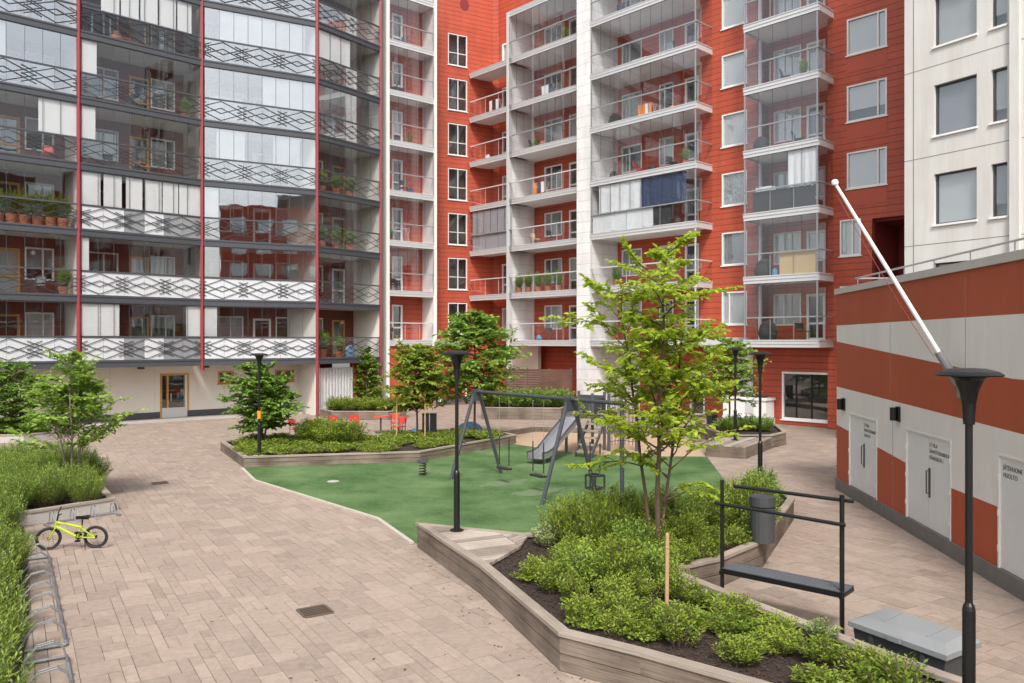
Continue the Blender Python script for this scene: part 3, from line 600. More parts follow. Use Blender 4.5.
for mi_, (F, wl) in enumerate(mods):
    gap = .09
    mbw = MB(); ops = []
    for k in range(NF):
        z = 3.1+3*k
        ops += [(wl*.10, wl*.10+1.75, z+.75, z+2.25), (wl*.10+2.25 if wl > 4.7 else wl*.62, (wl*.10+2.25 if wl > 4.7 else wl*.62)+.95, z+.02, z+2.15)]
        if wl > 5: ops.append((wl-1.75, wl-.55, z+.75, z+2.25))
    wall(mbw, F, 0.12, wl-.12, 2.8, 3.1+3*NF, .2, ops, 0, -DEP+.05)
    mbw.build('facade_wall', 'wood_red', LW)
    Fb = F.off(-DEP+.05)
    for i, (a0, a1, z0, z1) in enumerate(ops):
        if z1-z0 > 1.8:
            d = window(Fb, LW, a0, a1, z0, z1, 0, frame='yellow_door' if (i+mi_) % 3 else 'white', blind='blind' if i % 4 == 0 else None, fw=.11, sill=False, name='balcony_door', trans=(.4,))
        else: window(Fb, LW, a0, a1, z0, z1, 0, blind=[None, 'blind', 'blind', 'blind_grey'][(i*7+mi_*3) % 4], mull=(.62,), sill=False, bdrop=[1, .6, 1, .45][(i+mi_) % 4])
    for k in range(NF):
        z = 3.1+3*k; gz, cur, par = SPEC[k][mi_]
        mb = MB(); F.box(mb, .0, wl, -DEP-.2, -.02, z-.28, z); bal = mb.build('balcony', 'slab', LW)
        mb = MB(); F.box(mb, .02, wl-.02, -.02, .07, z-.31, z+.03); F.box(mb, .02, wl-.02, .07, .10, z-.06, z+.01); F.box(mb, .02, wl-.02, .07, .085, z-.31, z-.27); mb.build('fascia', 'dkmetal', bal)
        mb = MB(); F.box(mb, gap, wl-gap, -.03, .07, z+1.08, z+1.15); mb.build('handrail', 'dkmetal', bal)
        mb = MB(); lattice(mb, F, wl, z+.04, z+1.08, .062, k*4+mi_); mb.build('lattice', 'lattice', bal)
        mb = MB(); pm = {'c': 'glass_l', 'm': 'glass_m', 'w': 'frost', 'g': 'frost_grey', 'x': 'frost'}[par]
        npn = max(3, round(wl/.95))
        for i in range(npn):
            mi2 = 1 if (par == 'x' and i in (2, 4, 5)) else 0
            F.box(mb, gap+(wl-2*gap)*i/npn+.006, gap+(wl-2*gap)*(i+1)/npn-.006, .02, .032, z+.04, z+1.07, mi2)
        mb.build('parapet_panel', [pm, 'frost_grey'], bal)
        npn = round(wl/.72)
        if gz != 'o':
            mb = MB()
            for i in range(npn): F.box(mb, gap+(wl-2*gap)*i/npn+.005, gap+(wl-2*gap)*(i+1)/npn-.005, .02, .03, z+1.16, z+2.66)
            mb.build('glazing', {'c': 'glass_l', 'm': 'glass_m'}[gz], bal)
            mb = MB(); F.box(mb, gap, wl-gap, .0, .05, z+2.655, z+2.69)
            for i in range(1, npn): F.box(mb, gap+(wl-2*gap)*i/npn-.008, gap+(wl-2*gap)*i/npn+.008, .014, .036, z+1.16, z+2.65)
            mb.build('glazing_track', 'grey_metal', bal)
        if cur:
            mb = MB()
            for c0, c1 in cur: F.box(mb, gap+(wl-2*gap)*c0+.01, gap+(wl-2*gap)*c1-.015, -.06, -.045, z+1.16, z+2.64)
            mb.build('roller_blind', 'blind_reflected' if mi_ == 2 else 'blind', bal)  # third module: blind colour carries painted reflections of its glass
        if (k*5+mi_*3) % 4 == 1:
            mb = MB(); p = F.pt(wl*.75, -DEP+.2, z+2.0); mb.lathe(p, [(.01, -.1), (.07, -.07), (.1, 0), (.07, .07), (.01, .1)], 10); mb.build('globe_lamp', 'white', bal, smooth=True)
    mb = MB(); F.box(mb, -.06, .06, -DEP-.2, -.03, 2.8, 3.1+3*NF); mb.build('partition_wall', 'plaster', LW)
F, wl = mods[3]; mb = MB(); F.box(mb, wl-.12, wl, -DEP-.2, -.03, .0, 3.1+3*NF); mb.build('partition_wall', 'plaster', LW)
for p in (A, B, Cc, Dd):
    mb = MB(); x, y = p
    if p == Dd: x, y = x-.02, y-.05
    mb.box(x-.07, x+.07, y-.13, y+.03, 2.55 if p in (A, B) else 0.0, 3.1+3*NF); mb.build('column', 'redmetal', LW)
# ground floor wall, recessed 2 m
g0, g1, g2, g3 = (-25.5, 33.7), (-20.95, 37.7), (-17.0, 41.4), (-12.2, 45.3)
F, wl = fr2(g1, g2); Fd = F
def on(F, px):   # where the sight line of a photo column meets a facade
    r_ = (px-512)/796.4; return (r_*F.P.y-F.P.x)/(F.t.x-r_*F.t.y)
d0, d1 = on(F, 160), on(F, 189)
for (P, Q) in ((g0, g1), (g1, g2), (g2, g3)):
    F, wl = fr2(P, Q); mb = MB(); m2 = MB(); ops = []
    if P == g1: ops = [(d0, d1, .1, 2.35)]
    if P == g2:
        wx = [on(F, 218), on(F, 234), on(F, 275), on(F, 294)]; ops = [(wx[0], wx[1], 1.75, 2.4), (wx[2], wx[3], 1.75, 2.4)]
    wall(mb, F, 0, wl, .42, 2.81, .25, ops, 0, 0); mb.build('ground_floor_wall', 'plaster', LW)
    wall(m2, F, 0, wl, 0, .42, .25, [(q[0], q[1], 0, q[3]) for q in ops if q[2] < .4], 0, .012); m2.build('plinth', 'dkmetal', LW)
    for q in ops:
        if q[2] < .4:
            d = window(F, LW, q[0], q[1], q[2], q[3], .0, frame='yellow_door', fw=.1, mull=(.26,), sill=False, name='entrance_door')
            mb = MB(); F.box(mb, q[0]+.1, q[1]-.1, -.04, .03, q[2], q[2]+.5); mb.build('kick_plate', 'alu', d)
            mb = MB(); mb.tube([F.pt(q[0]+.52, .08, .95), F.pt(q[0]+.52, .08, 1.35)], .018, 6); mb.build('handle', 'alu', d)
        else: window(F, LW, q[0], q[1], q[2], q[3], .0, frame='yellow_door', fw=.09, mull=(.5,), sill=True)
    mb = MB()
    for a in (wl*.33, wl*.72): F.box(mb, a-.008, a+.008, 0, .004, .45, 2.8)
    mb.build('wall_joint', 'coping', LW)
F, wl = fr2(g3, (Cc[0]-.15, Cc[1]+.25)); mb = MB(); wall(mb, F, 0, wl, 0, 2.81, .2); mb.build('recess_wall', 'plaster', LW)
for px, F_, in ((140, Fd), (205, Fd)):
    mb = MB(); a = on(F_, px); F_.box(mb, a-.12, a+.12, .0, .3, 2.62, 2.74); mb.build('wall_lamp', 'dkmetal', LW)
# module 4 ground floor: glazed porch with white curtain, then red wall
F, wl = mods[3]; a1_ = on(F, 357)
mb = MB(); npn = 6
for i in range(npn): F.box(mb, .12+(a1_-.12)*i/npn+.01, .12+(a1_-.12)*(i+1)/npn-.01, -.25, -.235, .05, 2.6)
cur = mb.build('porch_glazing', 'glass', LW)
mb = MB(); n = 60; pts = []
for i in range(n): mb.obox(F.pt(.12+(a1_-.12)*i/n, -.36+.03*math.sin(i*1.3), .05), F.t*((a1_-.12)/n)+F.n*(.03*(math.sin((i+1)*1.3)-math.sin(i*1.3))), F.n*.006, (0, 0, 2.5))
mb.build('porch_curtain', 'blind', LW)
mb = MB(); F.box(mb, a1_, wl-.13, -.6, -.4, 0, 2.8); F.box(mb, 1.7, a1_, -2.3, -2.1, 0, 2.8); mb.build('porch_wall', 'red_flat', LW)
# core behind the balconies and roof
core = [mods[0][0].pt(0, -DEP-.8, 0), mods[1][0].pt(0, -DEP-.8, 0), mods[2][0].pt(0, -DEP-.9, 0), mods[3][0].pt(0, -DEP-1.2, 0), mods[3][0].pt(mods[3][1], -DEP-.8, 0), (-16, 62, 0), (-36, 48, 0)]
mb = MB(); mb.prism([(p[0], p[1]) for p in core], 2.9, 3.1+3*NF-.01); mb.build('rear_block', 'plaster', LW)
mb = MB(); mb.prism([(p[0], p[1]) for p in [mods[0][0].pt(-.2, .25, 0), mods[1][0].pt(0, .3, 0), mods[2][0].pt(0, .25, 0), mods[3][0].pt(0, .3, 0), mods[3][0].pt(mods[3][1], .25, 0), (-15, 63, 0), (-37, 48, 0)]], 3.1+3*NF+.02, 3.1+3*NF+.5); mb.build('roof', 'dkmetal', LW)
# pavement strip in front of the left wing
mb = MB(); mb.prism([(g0[0]+.9, g0[1]-1.0), (g1[0]+.9, g1[1]-1.0), (g2[0]+.75, g2[1]-1.0), (g3[0]+.7, g3[1]-1.4), g3, g2, g1, g0], -.02, .09); tag(mb.build('path', 'concrete'), kind='structure')

# ================================================================== RED BUILDING (centre and right)
RB = empty('apartment_building', (8, 44, 0), 'tall red clad apartment building with stacked glass balconies and white pillar', 'apartment building')
TW = Vector((.69, -.725, 0)); L0 = Vector((15.1, 35.9, 0))
def LF(a_left, off=0.0):
    """frame on the main red facade starting a_left metres left of the reference point"""
    p = L0-TW.normalized()*a_left; return Frame((p.x, p.y), (.69, -.725)).off(off)
K = math.hypot(.69, .725)
def am(a): return a*K
ZF = 4.03; NR = 8; TOP = 4.03+3*NR
def right_balcony(F, wl, k, depth, glz, par, ret=0.0, lret=False, top=False, panel=None, posts=True):
    z = ZF+3*k
    mb = MB(); F.box(mb, 0, wl, -depth, .0, z-.22, z); bal = mb.build('balcony', 'slab_l', RB)
    mb = MB(); F.box(mb, -.04, wl+.04, .0, .06, z-.15, z+.05); F.box(mb, -.02, wl+.02, .0, .035, z-.30, z-.152); F.box(mb, -.04, wl+.04, .06, .085, z+.0, z+.04)
    if ret: F.box(mb, wl, wl+.06, -ret, -.002, z-.30, z+.05); F.box(mb, wl+.06, wl+.085, -ret, .083, z+.0, z+.04)
    if lret: F.box(mb, -.06, 0, -depth, -.002, z-.30, z+.05)
    mb.build('fascia', 'alu', bal)
    if top: return bal
    mb = MB(); F.box(mb, 0, wl, -.02, .05, z+1.06, z+1.12)
    if ret: F.box(mb, wl-.0, wl+.06, -ret, .048, z+1.061, z+1.119)
    for a in ([.03, wl-.03] if posts else []): F.box(mb, a-.03, a+.03, -.03, .03, z+.04, z+2.68)
    for a in (wl*.36, wl*.68): F.box(mb, a-.015, a+.015, -.05, -.02, z+.05, z+1.06)
    mb.build('handrail', 'alu_dark' if glz else 'alu', bal)
    mb = MB(); n = max(2, round(wl/1.3))
    for i in range(n): F.box(mb, .04+(wl-.08)*i/n+.006, .04+(wl-.08)*(i+1)/n-.006, .012, .022, z+.05, z+1.06)
    if ret: F.box(mb, wl+.02, wl+.03, -ret, 0, z+.05, z+1.06)
    mb.build('parapet_glass', par, bal)
    if glz:
        mb = MB(); n = max(3, round(wl/.68))
        for i in range(n): F.box(mb, .04+(wl-.08)*i/n+.004, .04+(wl-.08)*(i+1)/n-.004, .012, .021, z+1.13, z+2.68)
        if ret:
            F.box(mb, wl+.02, wl+.029, -ret, 0, z+1.13, z+2.68)
        mb.build('glazing', 'glass', bal)
        mb = MB()
        for i in range(1, n): F.box(mb, .04+(wl-.08)*i/n-.006, .04+(wl-.08)*i/n+.006, .006, .026, z+1.13, z+2.67)
        F.box(mb, .04, wl-.04, .0, .04, z+2.675, z+2.70); mb.build('glazing_track', 'grey_metal', bal)
    return bal
def back_wall(F, wl, depth, k0, k1, wins, doors, side_l='white_siding', side_r=None, m='red', zb=None):
    ops = []
    for k in range(k0, k1):
        z = ZF+3*k
        ops += [('w', a0, a1, z+.75, z+2.3) for a0, a1 in wins]+[('d', a0, a1, z+.03, z+2.25) for a0, a1 in doors]
    mb = MB(); wall(mb, F, 0, wl, zb if zb is not None else ZF-.3, TOP, .2, [q[1:] for q in ops], 0, -depth); mb.build('loggia_wall', m, RB)
    Fb = F.off(-depth)
    for i, q in enumerate(ops):
        if q[0] == 'w': window(Fb, RB, q[1], q[2], q[3], q[4], 0, blind=['blind', None, 'blind', 'blind_grey'][(i*5+k1) % 4], mull=(.38,), sill=False, bdrop=[1, .7, 1, 1][i % 4])
        else: window(Fb, RB, q[1], q[2], q[3], q[4], 0, fw=.12, trans=(.36,), sill=False, name='balcony_door', blind='blind' if i % 3 == 0 else None, bdrop=.6)
    if side_l: mb = MB(); F.box(mb, -.10, .0, -depth-.2, -.02, ZF-.3, ZF+3*k1); mb.build('side_wall', side_l, RB)
    if side_r: mb = MB(); F.box(mb, wl, wl+.10, -depth-.2, -.02, ZF-.3, TOP); mb.build('side_wall', side_r, RB)
# column E (left of the stair windows)
FE, wE = fr2((-7.35, 47.5), (-4.86, 49.55))
for k in range(NR): right_balcony(FE, wE, k, 1.3, k >= 1, 'glass', top=False)
back_wall(FE, wE, 1.3, 0, NR, [(.10, .75)], [(.98, 1.75)], None, None)
mb = MB(); FE.box(mb, -.22, 0.0, -2.4, .1, 0, TOP); FE.box(mb, wE, wE+.16, -2.4, .1, ZF-.3, TOP); mb.build('corner_fin', 'white', RB)
# stair wall
FS = Frame((-3.7-.875*4.0, 53.4-.485*4.0), (.875, .485)); ws = 6.75
SW = [(on(FS, 448), on(FS, 467))]
ops = []
for k in range(0, 7): ops.append((SW[0][0], SW[0][1], ZF+3*k+.45, ZF+3*k+2.55))
mb = MB(); wall(mb, FS, 0, ws, 0, TOP+1, .3, ops, 0, 0); mb.build('stair_wall', 'red', RB)
for i, q in enumerate(ops): window(FS, RB, *q, 0, mull=(.52,), trans=(.4,), gl='glass', name='stair_window', fw=.05)
mb = MB(); a = on(FS, 464.5); c = FS.pt(a, .01, 4+336*53.8/796.4); n = 24
mb.face([c+FS.t*(.34*math.cos(2*math.pi*i/n))+Vector((0, 0, .42*math.sin(2*math.pi*i/n))) for i in range(n)])
i0 = 0
for i in range(n):
    p, q = mb.v[i], mb.v[(i+1) % n]; mb.face([p, q, Vector(q)-FS.n*.2, Vector(p)-FS.n*.2])
mb.build('round_vent', 'dark_red', RB)
a = on(FS, 462); window(FS, RB, a-.28, a+.34, .05, 2.2, .02, fw=.09, sill=False, name='entrance_door')
# podium wall between column E and the stair wall, with white band
FP, wp = fr2((-4.72, 49.35), (-3.35, 53.45)); mb = MB(); wall(mb, FP, 0, wp, 0.35, ZF-.32, .2); mb.build('podium_wall', 'red_flat', RB)
mb = MB(); wall(mb, FP, -.02, wp, 0, .35, .2, (), 0, .015); mb.build('plinth', 'plinth', RB)
mb = MB(); FP.box(mb, 0, wp, -1.0, .03, ZF-.32, ZF+.12); mb.build('podium_band', 'alu', RB)
mb = MB(); wall(mb, FE, 0, wE+.15, 0, ZF-.31, .2, (), 0, -.08); mb.build('podium_wall', 'red_flat', RB)
mb = MB(); FS.box(mb, 0, ws, 0.001, .04, 0, .3); mb.build('plinth', 'plinth', RB)
# recessed small balconies in the inner corner
def span(F, x0, x1): return on(F, x0), on(F, x1)
F0 = LF(am(26), .7); a0, a1 = span(F0, 470.5, 512)
Fsm = Frame(F0.pt(a0, 0, 0)[:2], F0.t[:2]); wsm = a1-a0
for k in range(1, 7): right_balcony(Fsm, wsm, k, 1.6, k in (2, 6), 'glass', top=(k == 6), posts=False)
mb = MB(); z = ZF+6; Fsm.box(mb, .15, wsm-.1, -.08, -.06, z+.06, z+2.66); mb.build('roller_blind', 'blind_grey', RB)
# the loggia wall behind small balconies and column M
F0 = LF(am(26), .7); a0, a1 = span(F0, 509, 577.5); FM = Frame(F0.pt(a0, 0, 0)[:2], F0.t[:2]); wM = a1-a0+.25
for k in range(NR): right_balcony(FM, wM, k, 2.3, k >= 4, 'glass', top=(k == 7))
back_wall(FM, wM, 2.3, 0, 7, [(.95, 2.5)], [(3.1, 3.9)], 'white_siding')
mb = MB(); FM.box(mb, -.12, .05, -.25, .12, 0, ZF+21); mb.build('corner_fin', 'alu', RB)
Fk = LF(am(26), -1.3); kl = on(Fk, 490)
back_wall(Frame(Fk.pt(on(Fk, 489), 0, 0)[:2], Fk.t[:2]), on(Fk, 512)-on(Fk, 489)+.8, 0, 0, 7, [], [(1.35, 2.1)], None)
mb = MB(); wall(mb, FM, -3.4, wM, ZF+21.06, TOP+1.5, .2, (), 0, -1.99); mb.build('upper_wall', 'red', RB)
# pillar
F0 = LF(am(26), 1.4); a0, a1 = span(F0, 577, 590.5); mb = MB(); F0.box(mb, a0, a1, -3.2, 0.03, 0, TOP+1); mb.build('pillar', 'white_siding', RB)
# big balconies
a0, a1 = span(F0, 591.0, 696); FG = Frame(F0.pt(a0, 0, 0)[:2], F0.t[:2]); wG = a1-a0
for k in range(NR): right_balcony(FG, wG, k, 2.6, k >= 2, 'glass', ret=1.4)
back_wall(FG, wG+.1, 2.4, 0, NR, [(.3, 1.75), (2.95, 3.9)], [(4.65, 5.55)], 'white_siding')
# flat red wall between, and to the right, with windows
FW = LF(am(8)); P2 = lambda F, x0, x1: span(F, x0, x1)
wl0 = on(FW, 706); b0, b1 = span(FW, 743, 832)
wa = span(FW, 722, 747); wb = span(FW, 847, 887); wc = span(FW, 840, 861); aend = on(FW, 905); arec = on(FW, 872)
ops = [(wa[0], wa[1], ZF+3*k+.82, ZF+3*k+2.48) for k in range(0, 7)]
mb = MB(); wall(mb, FW, wl0-.35, b0+.75, ZF-.3, TOP+1, .3, ops, 0, 0); mb.build('facade_wall', 'red', RB)
for i, q in enumerate(ops):
    wd_ = window(FW, RB, *q, 0, blind=['blind', 'blind_grey', None, 'blind', 'blind', 'blind', 'blind'][i], mull=(.3,) if i < 1 else (), sill=True)
    if i == 3-1: pass
mb = MB(); q = ops[2]; FW.box(mb, q[0]+.08, q[1]-.08, -.094, -.085, q[2]+.08, q[3]-.08); mb.build('patterned_blind', 'silver', RB)
ops = [(wb[0], wb[1], ZF+3*k+.82, ZF+3*k+2.46) for k in range(2, 7)]+[(wc[0], wc[1], ZF+3*k+.82, ZF+3*k+2.46) for k in (0, 1)]
mb = MB(); wall(mb, FW, b1-.2, aend+1.2, 9.42, TOP+1, .3, ops, 0, 0); wall(mb, FW, b1-.2, arec, 0, 9.42, .3, ops, 0, 0); mb.build('facade_wall', 'red', RB)
for i, q in enumerate(ops): window(FW, RB, *q, 0, blind='blind' if i != 4 else 'blind_grey', mull=(.78,) if i < 5 else (.6,), sill=True, bdrop=[1, .68, 1, .8, 1, 1, 1][i])
for k in range(1, 6): mb = MB(); FW.box(mb, wb[0]-.0, wb[1]+.0, .002, .012, ZF+3*k+3.05, ZF+3*k+3.76); mb.build('cladding_panel', 'red_flat', RB)
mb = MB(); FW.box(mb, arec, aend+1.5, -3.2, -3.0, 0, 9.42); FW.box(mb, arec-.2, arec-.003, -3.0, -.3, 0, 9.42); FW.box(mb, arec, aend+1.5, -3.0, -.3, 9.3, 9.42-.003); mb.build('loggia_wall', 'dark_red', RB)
# corner balconies on the right
Fc0 = LF(am(8), 1.43); a0, a1 = span(Fc0, 744.5, 818); FC = Frame(Fc0.pt(a0, 0, 0)[:2], Fc0.t[:2]); wC = a1-a0
for k in range(NR): right_balcony(FC, wC, k, 2.4, True, 'glass', ret=1.43, lret=True)
back_wall(FC, wC+.3, 2.3, 0, NR, [(.27, 1.7)], [(1.97, 2.9)], None)
mb = MB(); FC.box(mb, -.08, .0, -2.5, -.02, ZF-.3, TOP); mb.build('side_glazing', 'glass', RB)
mb = MB(); FC.box(mb, -.10, .02, -1.6, -1.45, ZF-.3, TOP); mb.build('corner_fin', 'white', RB)
# ground floor of the right part
FGd = LF(am(8), -.35); gx = [on(FGd, x) for x in (600, 640, 715, 738, 753, 782, 830, 850)]
gops = [(gx[5], gx[6], .25, 2.55)]
mb = MB(); wall(mb, FGd, gx[4], gx[7], 0, ZF-.28, .3, gops); mb.build('ground_floor_wall', 'red', RB)
wn = window(FGd, RB, *gops[0], 0, fw=.1, sill=True, gl='glass_w', name='shop_window')
mb = MB()
for f_ in (.3, .62): a_ = gops[0][0]+(gops[0][1]-gops[0][0])*f_; FGd.box(mb, a_-.03, a_+.03, -.09, -.02, .35, 2.45)
mb.build('mullion', 'black', wn)
mb = MB(); wall(mb, FGd, gx[3], gx[4], 0, ZF+.4, .3, (), 0, .03); mb.build('ground_floor_wall', 'white_wall', RB)
FGe = LF(am(17), -1.0); ge = [on(FGe, x) for x in (590, 640, 660, 690, 705, 738)]
mb = MB(); wall(mb, FGe, ge[0], ge[1], 0, ZF-.25, .3); mb.build('ground_floor_wall', 'plaster', RB)
mb = MB(); wall(mb, FGe, ge[1], ge[5], 0, ZF-.25, .3, [(ge[3], ge[4], .05, 2.3)]); mb.build('ground_floor_wall', 'red', RB)
window(FGe, RB, ge[3], ge[4], .05, 2.3, 0, fw=.1, sill=False, name='entrance_door')
FGm = LF(am(26), -1.6); gm = [on(FGm, x) for x in (488, 538, 592)]
mb = MB(); wall(mb, FGm, gm[0], gm[1], 0, ZF-.25, .3); mb.build('ground_floor_wall', 'plaster', RB)
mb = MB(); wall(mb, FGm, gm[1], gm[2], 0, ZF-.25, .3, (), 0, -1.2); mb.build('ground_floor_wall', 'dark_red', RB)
# canopy
Fy = LF(am(17), 1.9); c0, c1 = span(Fy, 660, 729); mb = MB(); Fy.box(mb, c0, c1, -2.1, 0, 3.82, 4.2); mb.build('canopy', 'alu', RB)
# core and roof
pts = [FE.pt(-.2, -2.45, 0), FE.pt(wE, -2.45, 0), FS.pt(0.3, -.8, 0), FS.pt(ws-.7, -.8, 0), FM.pt(-1, -3.1, 0), FM.pt(wM, -3.2, 0), FG.pt(0, -3.3, 0), FG.pt(wG, -3.0, 0), FW.pt(wl0, -3.3, 0), FW.pt(aend+1, -3.3, 0), FW.pt(aend+1, -14, 0), (10, 66, 0), (-12, 62, 0)]
mb = MB(); mb.prism([(p[0], p[1]) for p in pts], .1, TOP+.9); mb.build('rear_block', 'red', RB)

# ================================================================== WHITE BUILDING
WB = empty('apartment_building', (14.5, 26, 0), 'plain white concrete apartment building with dark square windows behind the striped wall', 'apartment building')
FB = Frame((13.7, 27.8), (.517, -.856)); WLN = 15
ops = []
for k in range(-1, 8):
    zb = 7.94+3*k
    for off in (0, 7.6):
        ops += [(off+1.06, off+2.48, zb, zb+1.7), (off+2.93, off+3.42, zb, zb+1.68), (off+4.3, off+5.5, zb, zb+1.7)]
mb = MB(); wall(mb, FB, 0, WLN, 3.0, 28, .3, ops); mb.build('facade_wall', 'white_wall', WB)
for i, q in enumerate(ops): window(FB, WB, q[0], q[1], q[2], q[3], -.12, frame='grey_metal', fw=.05, proud=0.0, blind=['blind_wb', 'blind_grey', 'blind_wb', 'blind', 'blind_wb'][(i*3) % 5], sill=False, gl='glass_w', bdrop=[1, .75, 1][i % 3])
for q in ops: mb = MB(); FB.box(mb, q[0]-.05, q[1]+.03, -.02, .06, q[2]-.07, q[2]-.002); mb.build('window_sill', 'white', WB)
mb = MB()
for z in (7.3, 10.27, 13.3, 16.3, 19.3): FB.box(mb, 0, WLN, 0, .004, z-.012, z+.012)
for a in (.33, ): FB.box(mb, a-.015, a+.015, 0, .005, 3, 28)
mb.build('wall_joint', 'joint', WB)
mb = MB()
for a in (3.55, 11.2): FB.box(mb, a, a+.28, .001, .14, 3, 28)
mb.build('pilaster', 'white_wall', WB)
mb = MB(); mb.prism([FB.pt(.02, -.55, 0)[:2], FB.pt(WLN, -.55, 0)[:2], FB.pt(WLN, -12, 0)[:2], FB.pt(.02, -9, 0)[:2]], 3, 27.9); FB.box(mb, 0, .02, -9, -.31, 3, 28); mb.build('rear_block', 'white_wall', WB)

# the block across the street that the balcony glass mirrors
OB = empty('apartment_building', (34, -6, 0), 'red and grey apartment block opposite, mirrored in the lattice balcony glass', 'apartment building')
FO = Frame((47.5, 6), (-.72, -.69), (-.69, .72)); ops = []
for k in range(6):
    for j in range(9): ops.append((1.2+3.3*j, 3.2+3.3*j, 3.6+3*k, 5.3+3*k))
mb = MB(); wall(mb, FO, 0, 31, 0, 22, .3, ops); mb.build('facade_wall', 'red', OB)
for j in range(9): mb = MB(); FO.box(mb, 1.2+3.3*j, 3.2+3.3*j, -.2, -.1, 3, 21.4); mb.build('window_strip', 'glass_m', OB); mb = MB(); FO.box(mb, 1.2+3.3*j, 3.2+3.3*j, -.32, -.25, 3, 21.4); mb.build('blind_strip', 'blind', OB)
mb = MB(); FO.box(mb, 0, 31, -9, -.33, 0, 21.9); FO.box(mb, 5, 9, -6, -2, 21.9, 24.5); FO.box(mb, 14, 15, -4, -3, 21.9, 25); FO.box(mb, 18, 24, -7, -3, 21.9, 24); mb.build('rear_block', 'plinth', OB)

# ================================================================== STRIPED GARAGE / SERVICE BUILDING
GB = empty('service_building', (8.4, 17, 0), 'low service building with red and white striped wall and white doors', 'service building')
GT = Vector((-.0975, -1, 0)).normalized(); FGa = Frame((6.70+.0975*21.6, 21.6), (GT.x, GT.y))
gl_ = 16.5
def gs(Y): return (21.6-Y)/abs(GT.y)
doors = [(gs(20.56), gs(18.56)), (gs(16.86), gs(14.76)), (gs(13.06), gs(11.0)), (gs(9.4), gs(7.6))]
def lerp_pts(pts, s_):
    for (s0, z0), (s1, z1) in zip(pts, pts[1:]):
        if s0 <= s_ <= s1: return z0+(z1-z0)*(s_-s0)/(s1-s0)
    return pts[-1][1]
u_lo = [(0, 4.0), (gs(12.63), 3.41), (20, 3.41)]; l_hi = [(0, 2.78), (gs(12.3), 2.565), (20, 2.5)]; l_lo = [(0, 1.75), (gs(14.73), 1.285), (20, 1.31)]
cuts = sorted({0.0, gl_, gs(12.63), gs(14.73), gs(12.3), *[x for d in doors for x in d]})
bands = {}
for s0, s1 in zip(cuts, cuts[1:]):
    isd = any(d[0]-1e-6 <= s0 and s1 <= d[1]+1e-6 for d in doors)
    lv = [lambda s_: .3, lambda s_: lerp_pts(l_lo, s_), lambda s_: lerp_pts(l_hi, s_), lambda s_: lerp_pts(u_lo, s_), lambda s_: 4.43, lambda s_: 5.27]
    for bi, colr in enumerate(['red', 'white', 'red', 'white', 'red']):
        za, zb = lv[bi], lv[bi+1]
        if isd and bi == 0: continue
        if isd and bi == 1: za = lambda s_: 2.17
        b_ = bands.setdefault((colr, bi) if bi else (colr, 0, max([d[1] for d in doors if d[1] <= s0+1e-6]+[0])), MB())
        P = [FGa.pt(s0, 0, za(s0)), FGa.pt(s1, 0, za(s1)), FGa.pt(s1, 0, zb(s1)), FGa.pt(s0, 0, zb(s0))]
        Q = [p-FGa.n*.25 for p in P]
        b_.face(P); b_.face(Q)
        for i in range(4): b_.face([P[i], P[(i+1) % 4], Q[(i+1) % 4], Q[i]])
for kk, b_ in bands.items(): b_.build(kk[0]+'_stripe', 'garage_'+kk[0], GB, normals=False)
mb = MB(); FGa.box(mb, -.02, gl_, -.3, .03, 0, .3); mb.build('plinth', 'plinth', GB)
mb = MB(); FGa.box(mb, -.06, gl_, -.35, .05, 5.27, 5.42); mb.build('coping', 'coping', GB)
mb = MB()
for Y in (17.75, 14.2): FGa.box(mb, gs(Y)-.006, gs(Y)+.006, 0, .004, 2.8, 5.2)
for Y in (17.6,): FGa.box(mb, gs(Y)-.006, gs(Y)+.006, 0, .0045, .32, 2.6)
mb.build('wall_joint', 'joint', GB)
mb = MB(); mb.prism([FGa.pt(0, -.26, 0)[:2], FGa.pt(gl_, -.26, 0)[:2], FGa.pt(gl_, -9, 0)[:2], FGa.pt(0, -6, 0)[:2]], .05, 5.2); mb.build('roof', 'coping', GB)
mb = MB(); FGa.box(mb, 0.003, .25, -6, -.26, 0, 5.26); mb.build('end_wall', 'garage_red', GB)
mb = MB(); Fr = FGa.off(-.55); mb.tube([Fr.pt(-.2, 0, 5.72), Fr.pt(gl_, 0, 5.72)], .022, 6); mb.tube([Fr.pt(-.2, 0, 5.72), Fr.pt(-.2, -4, 5.72)], .022, 6)
for s_ in np.arange(0, gl_, 1.6): mb.tube([Fr.pt(s_, 0, 5.2), Fr.pt(s_, 0, 5.72)], .015, 5)
mb.build('roof_railing', 'alu_dark', GB)
TXT = [["LT-TILA", "SÄHKÖTEKNIIKKA", "HUOLTO"], ["LT-TILA", "SÄHKÖTEKNIIKKA", "PÄÄKESKUS 1"], ["JÄTEHUONE", "HUOLTO"], ["HUOLTO"]]
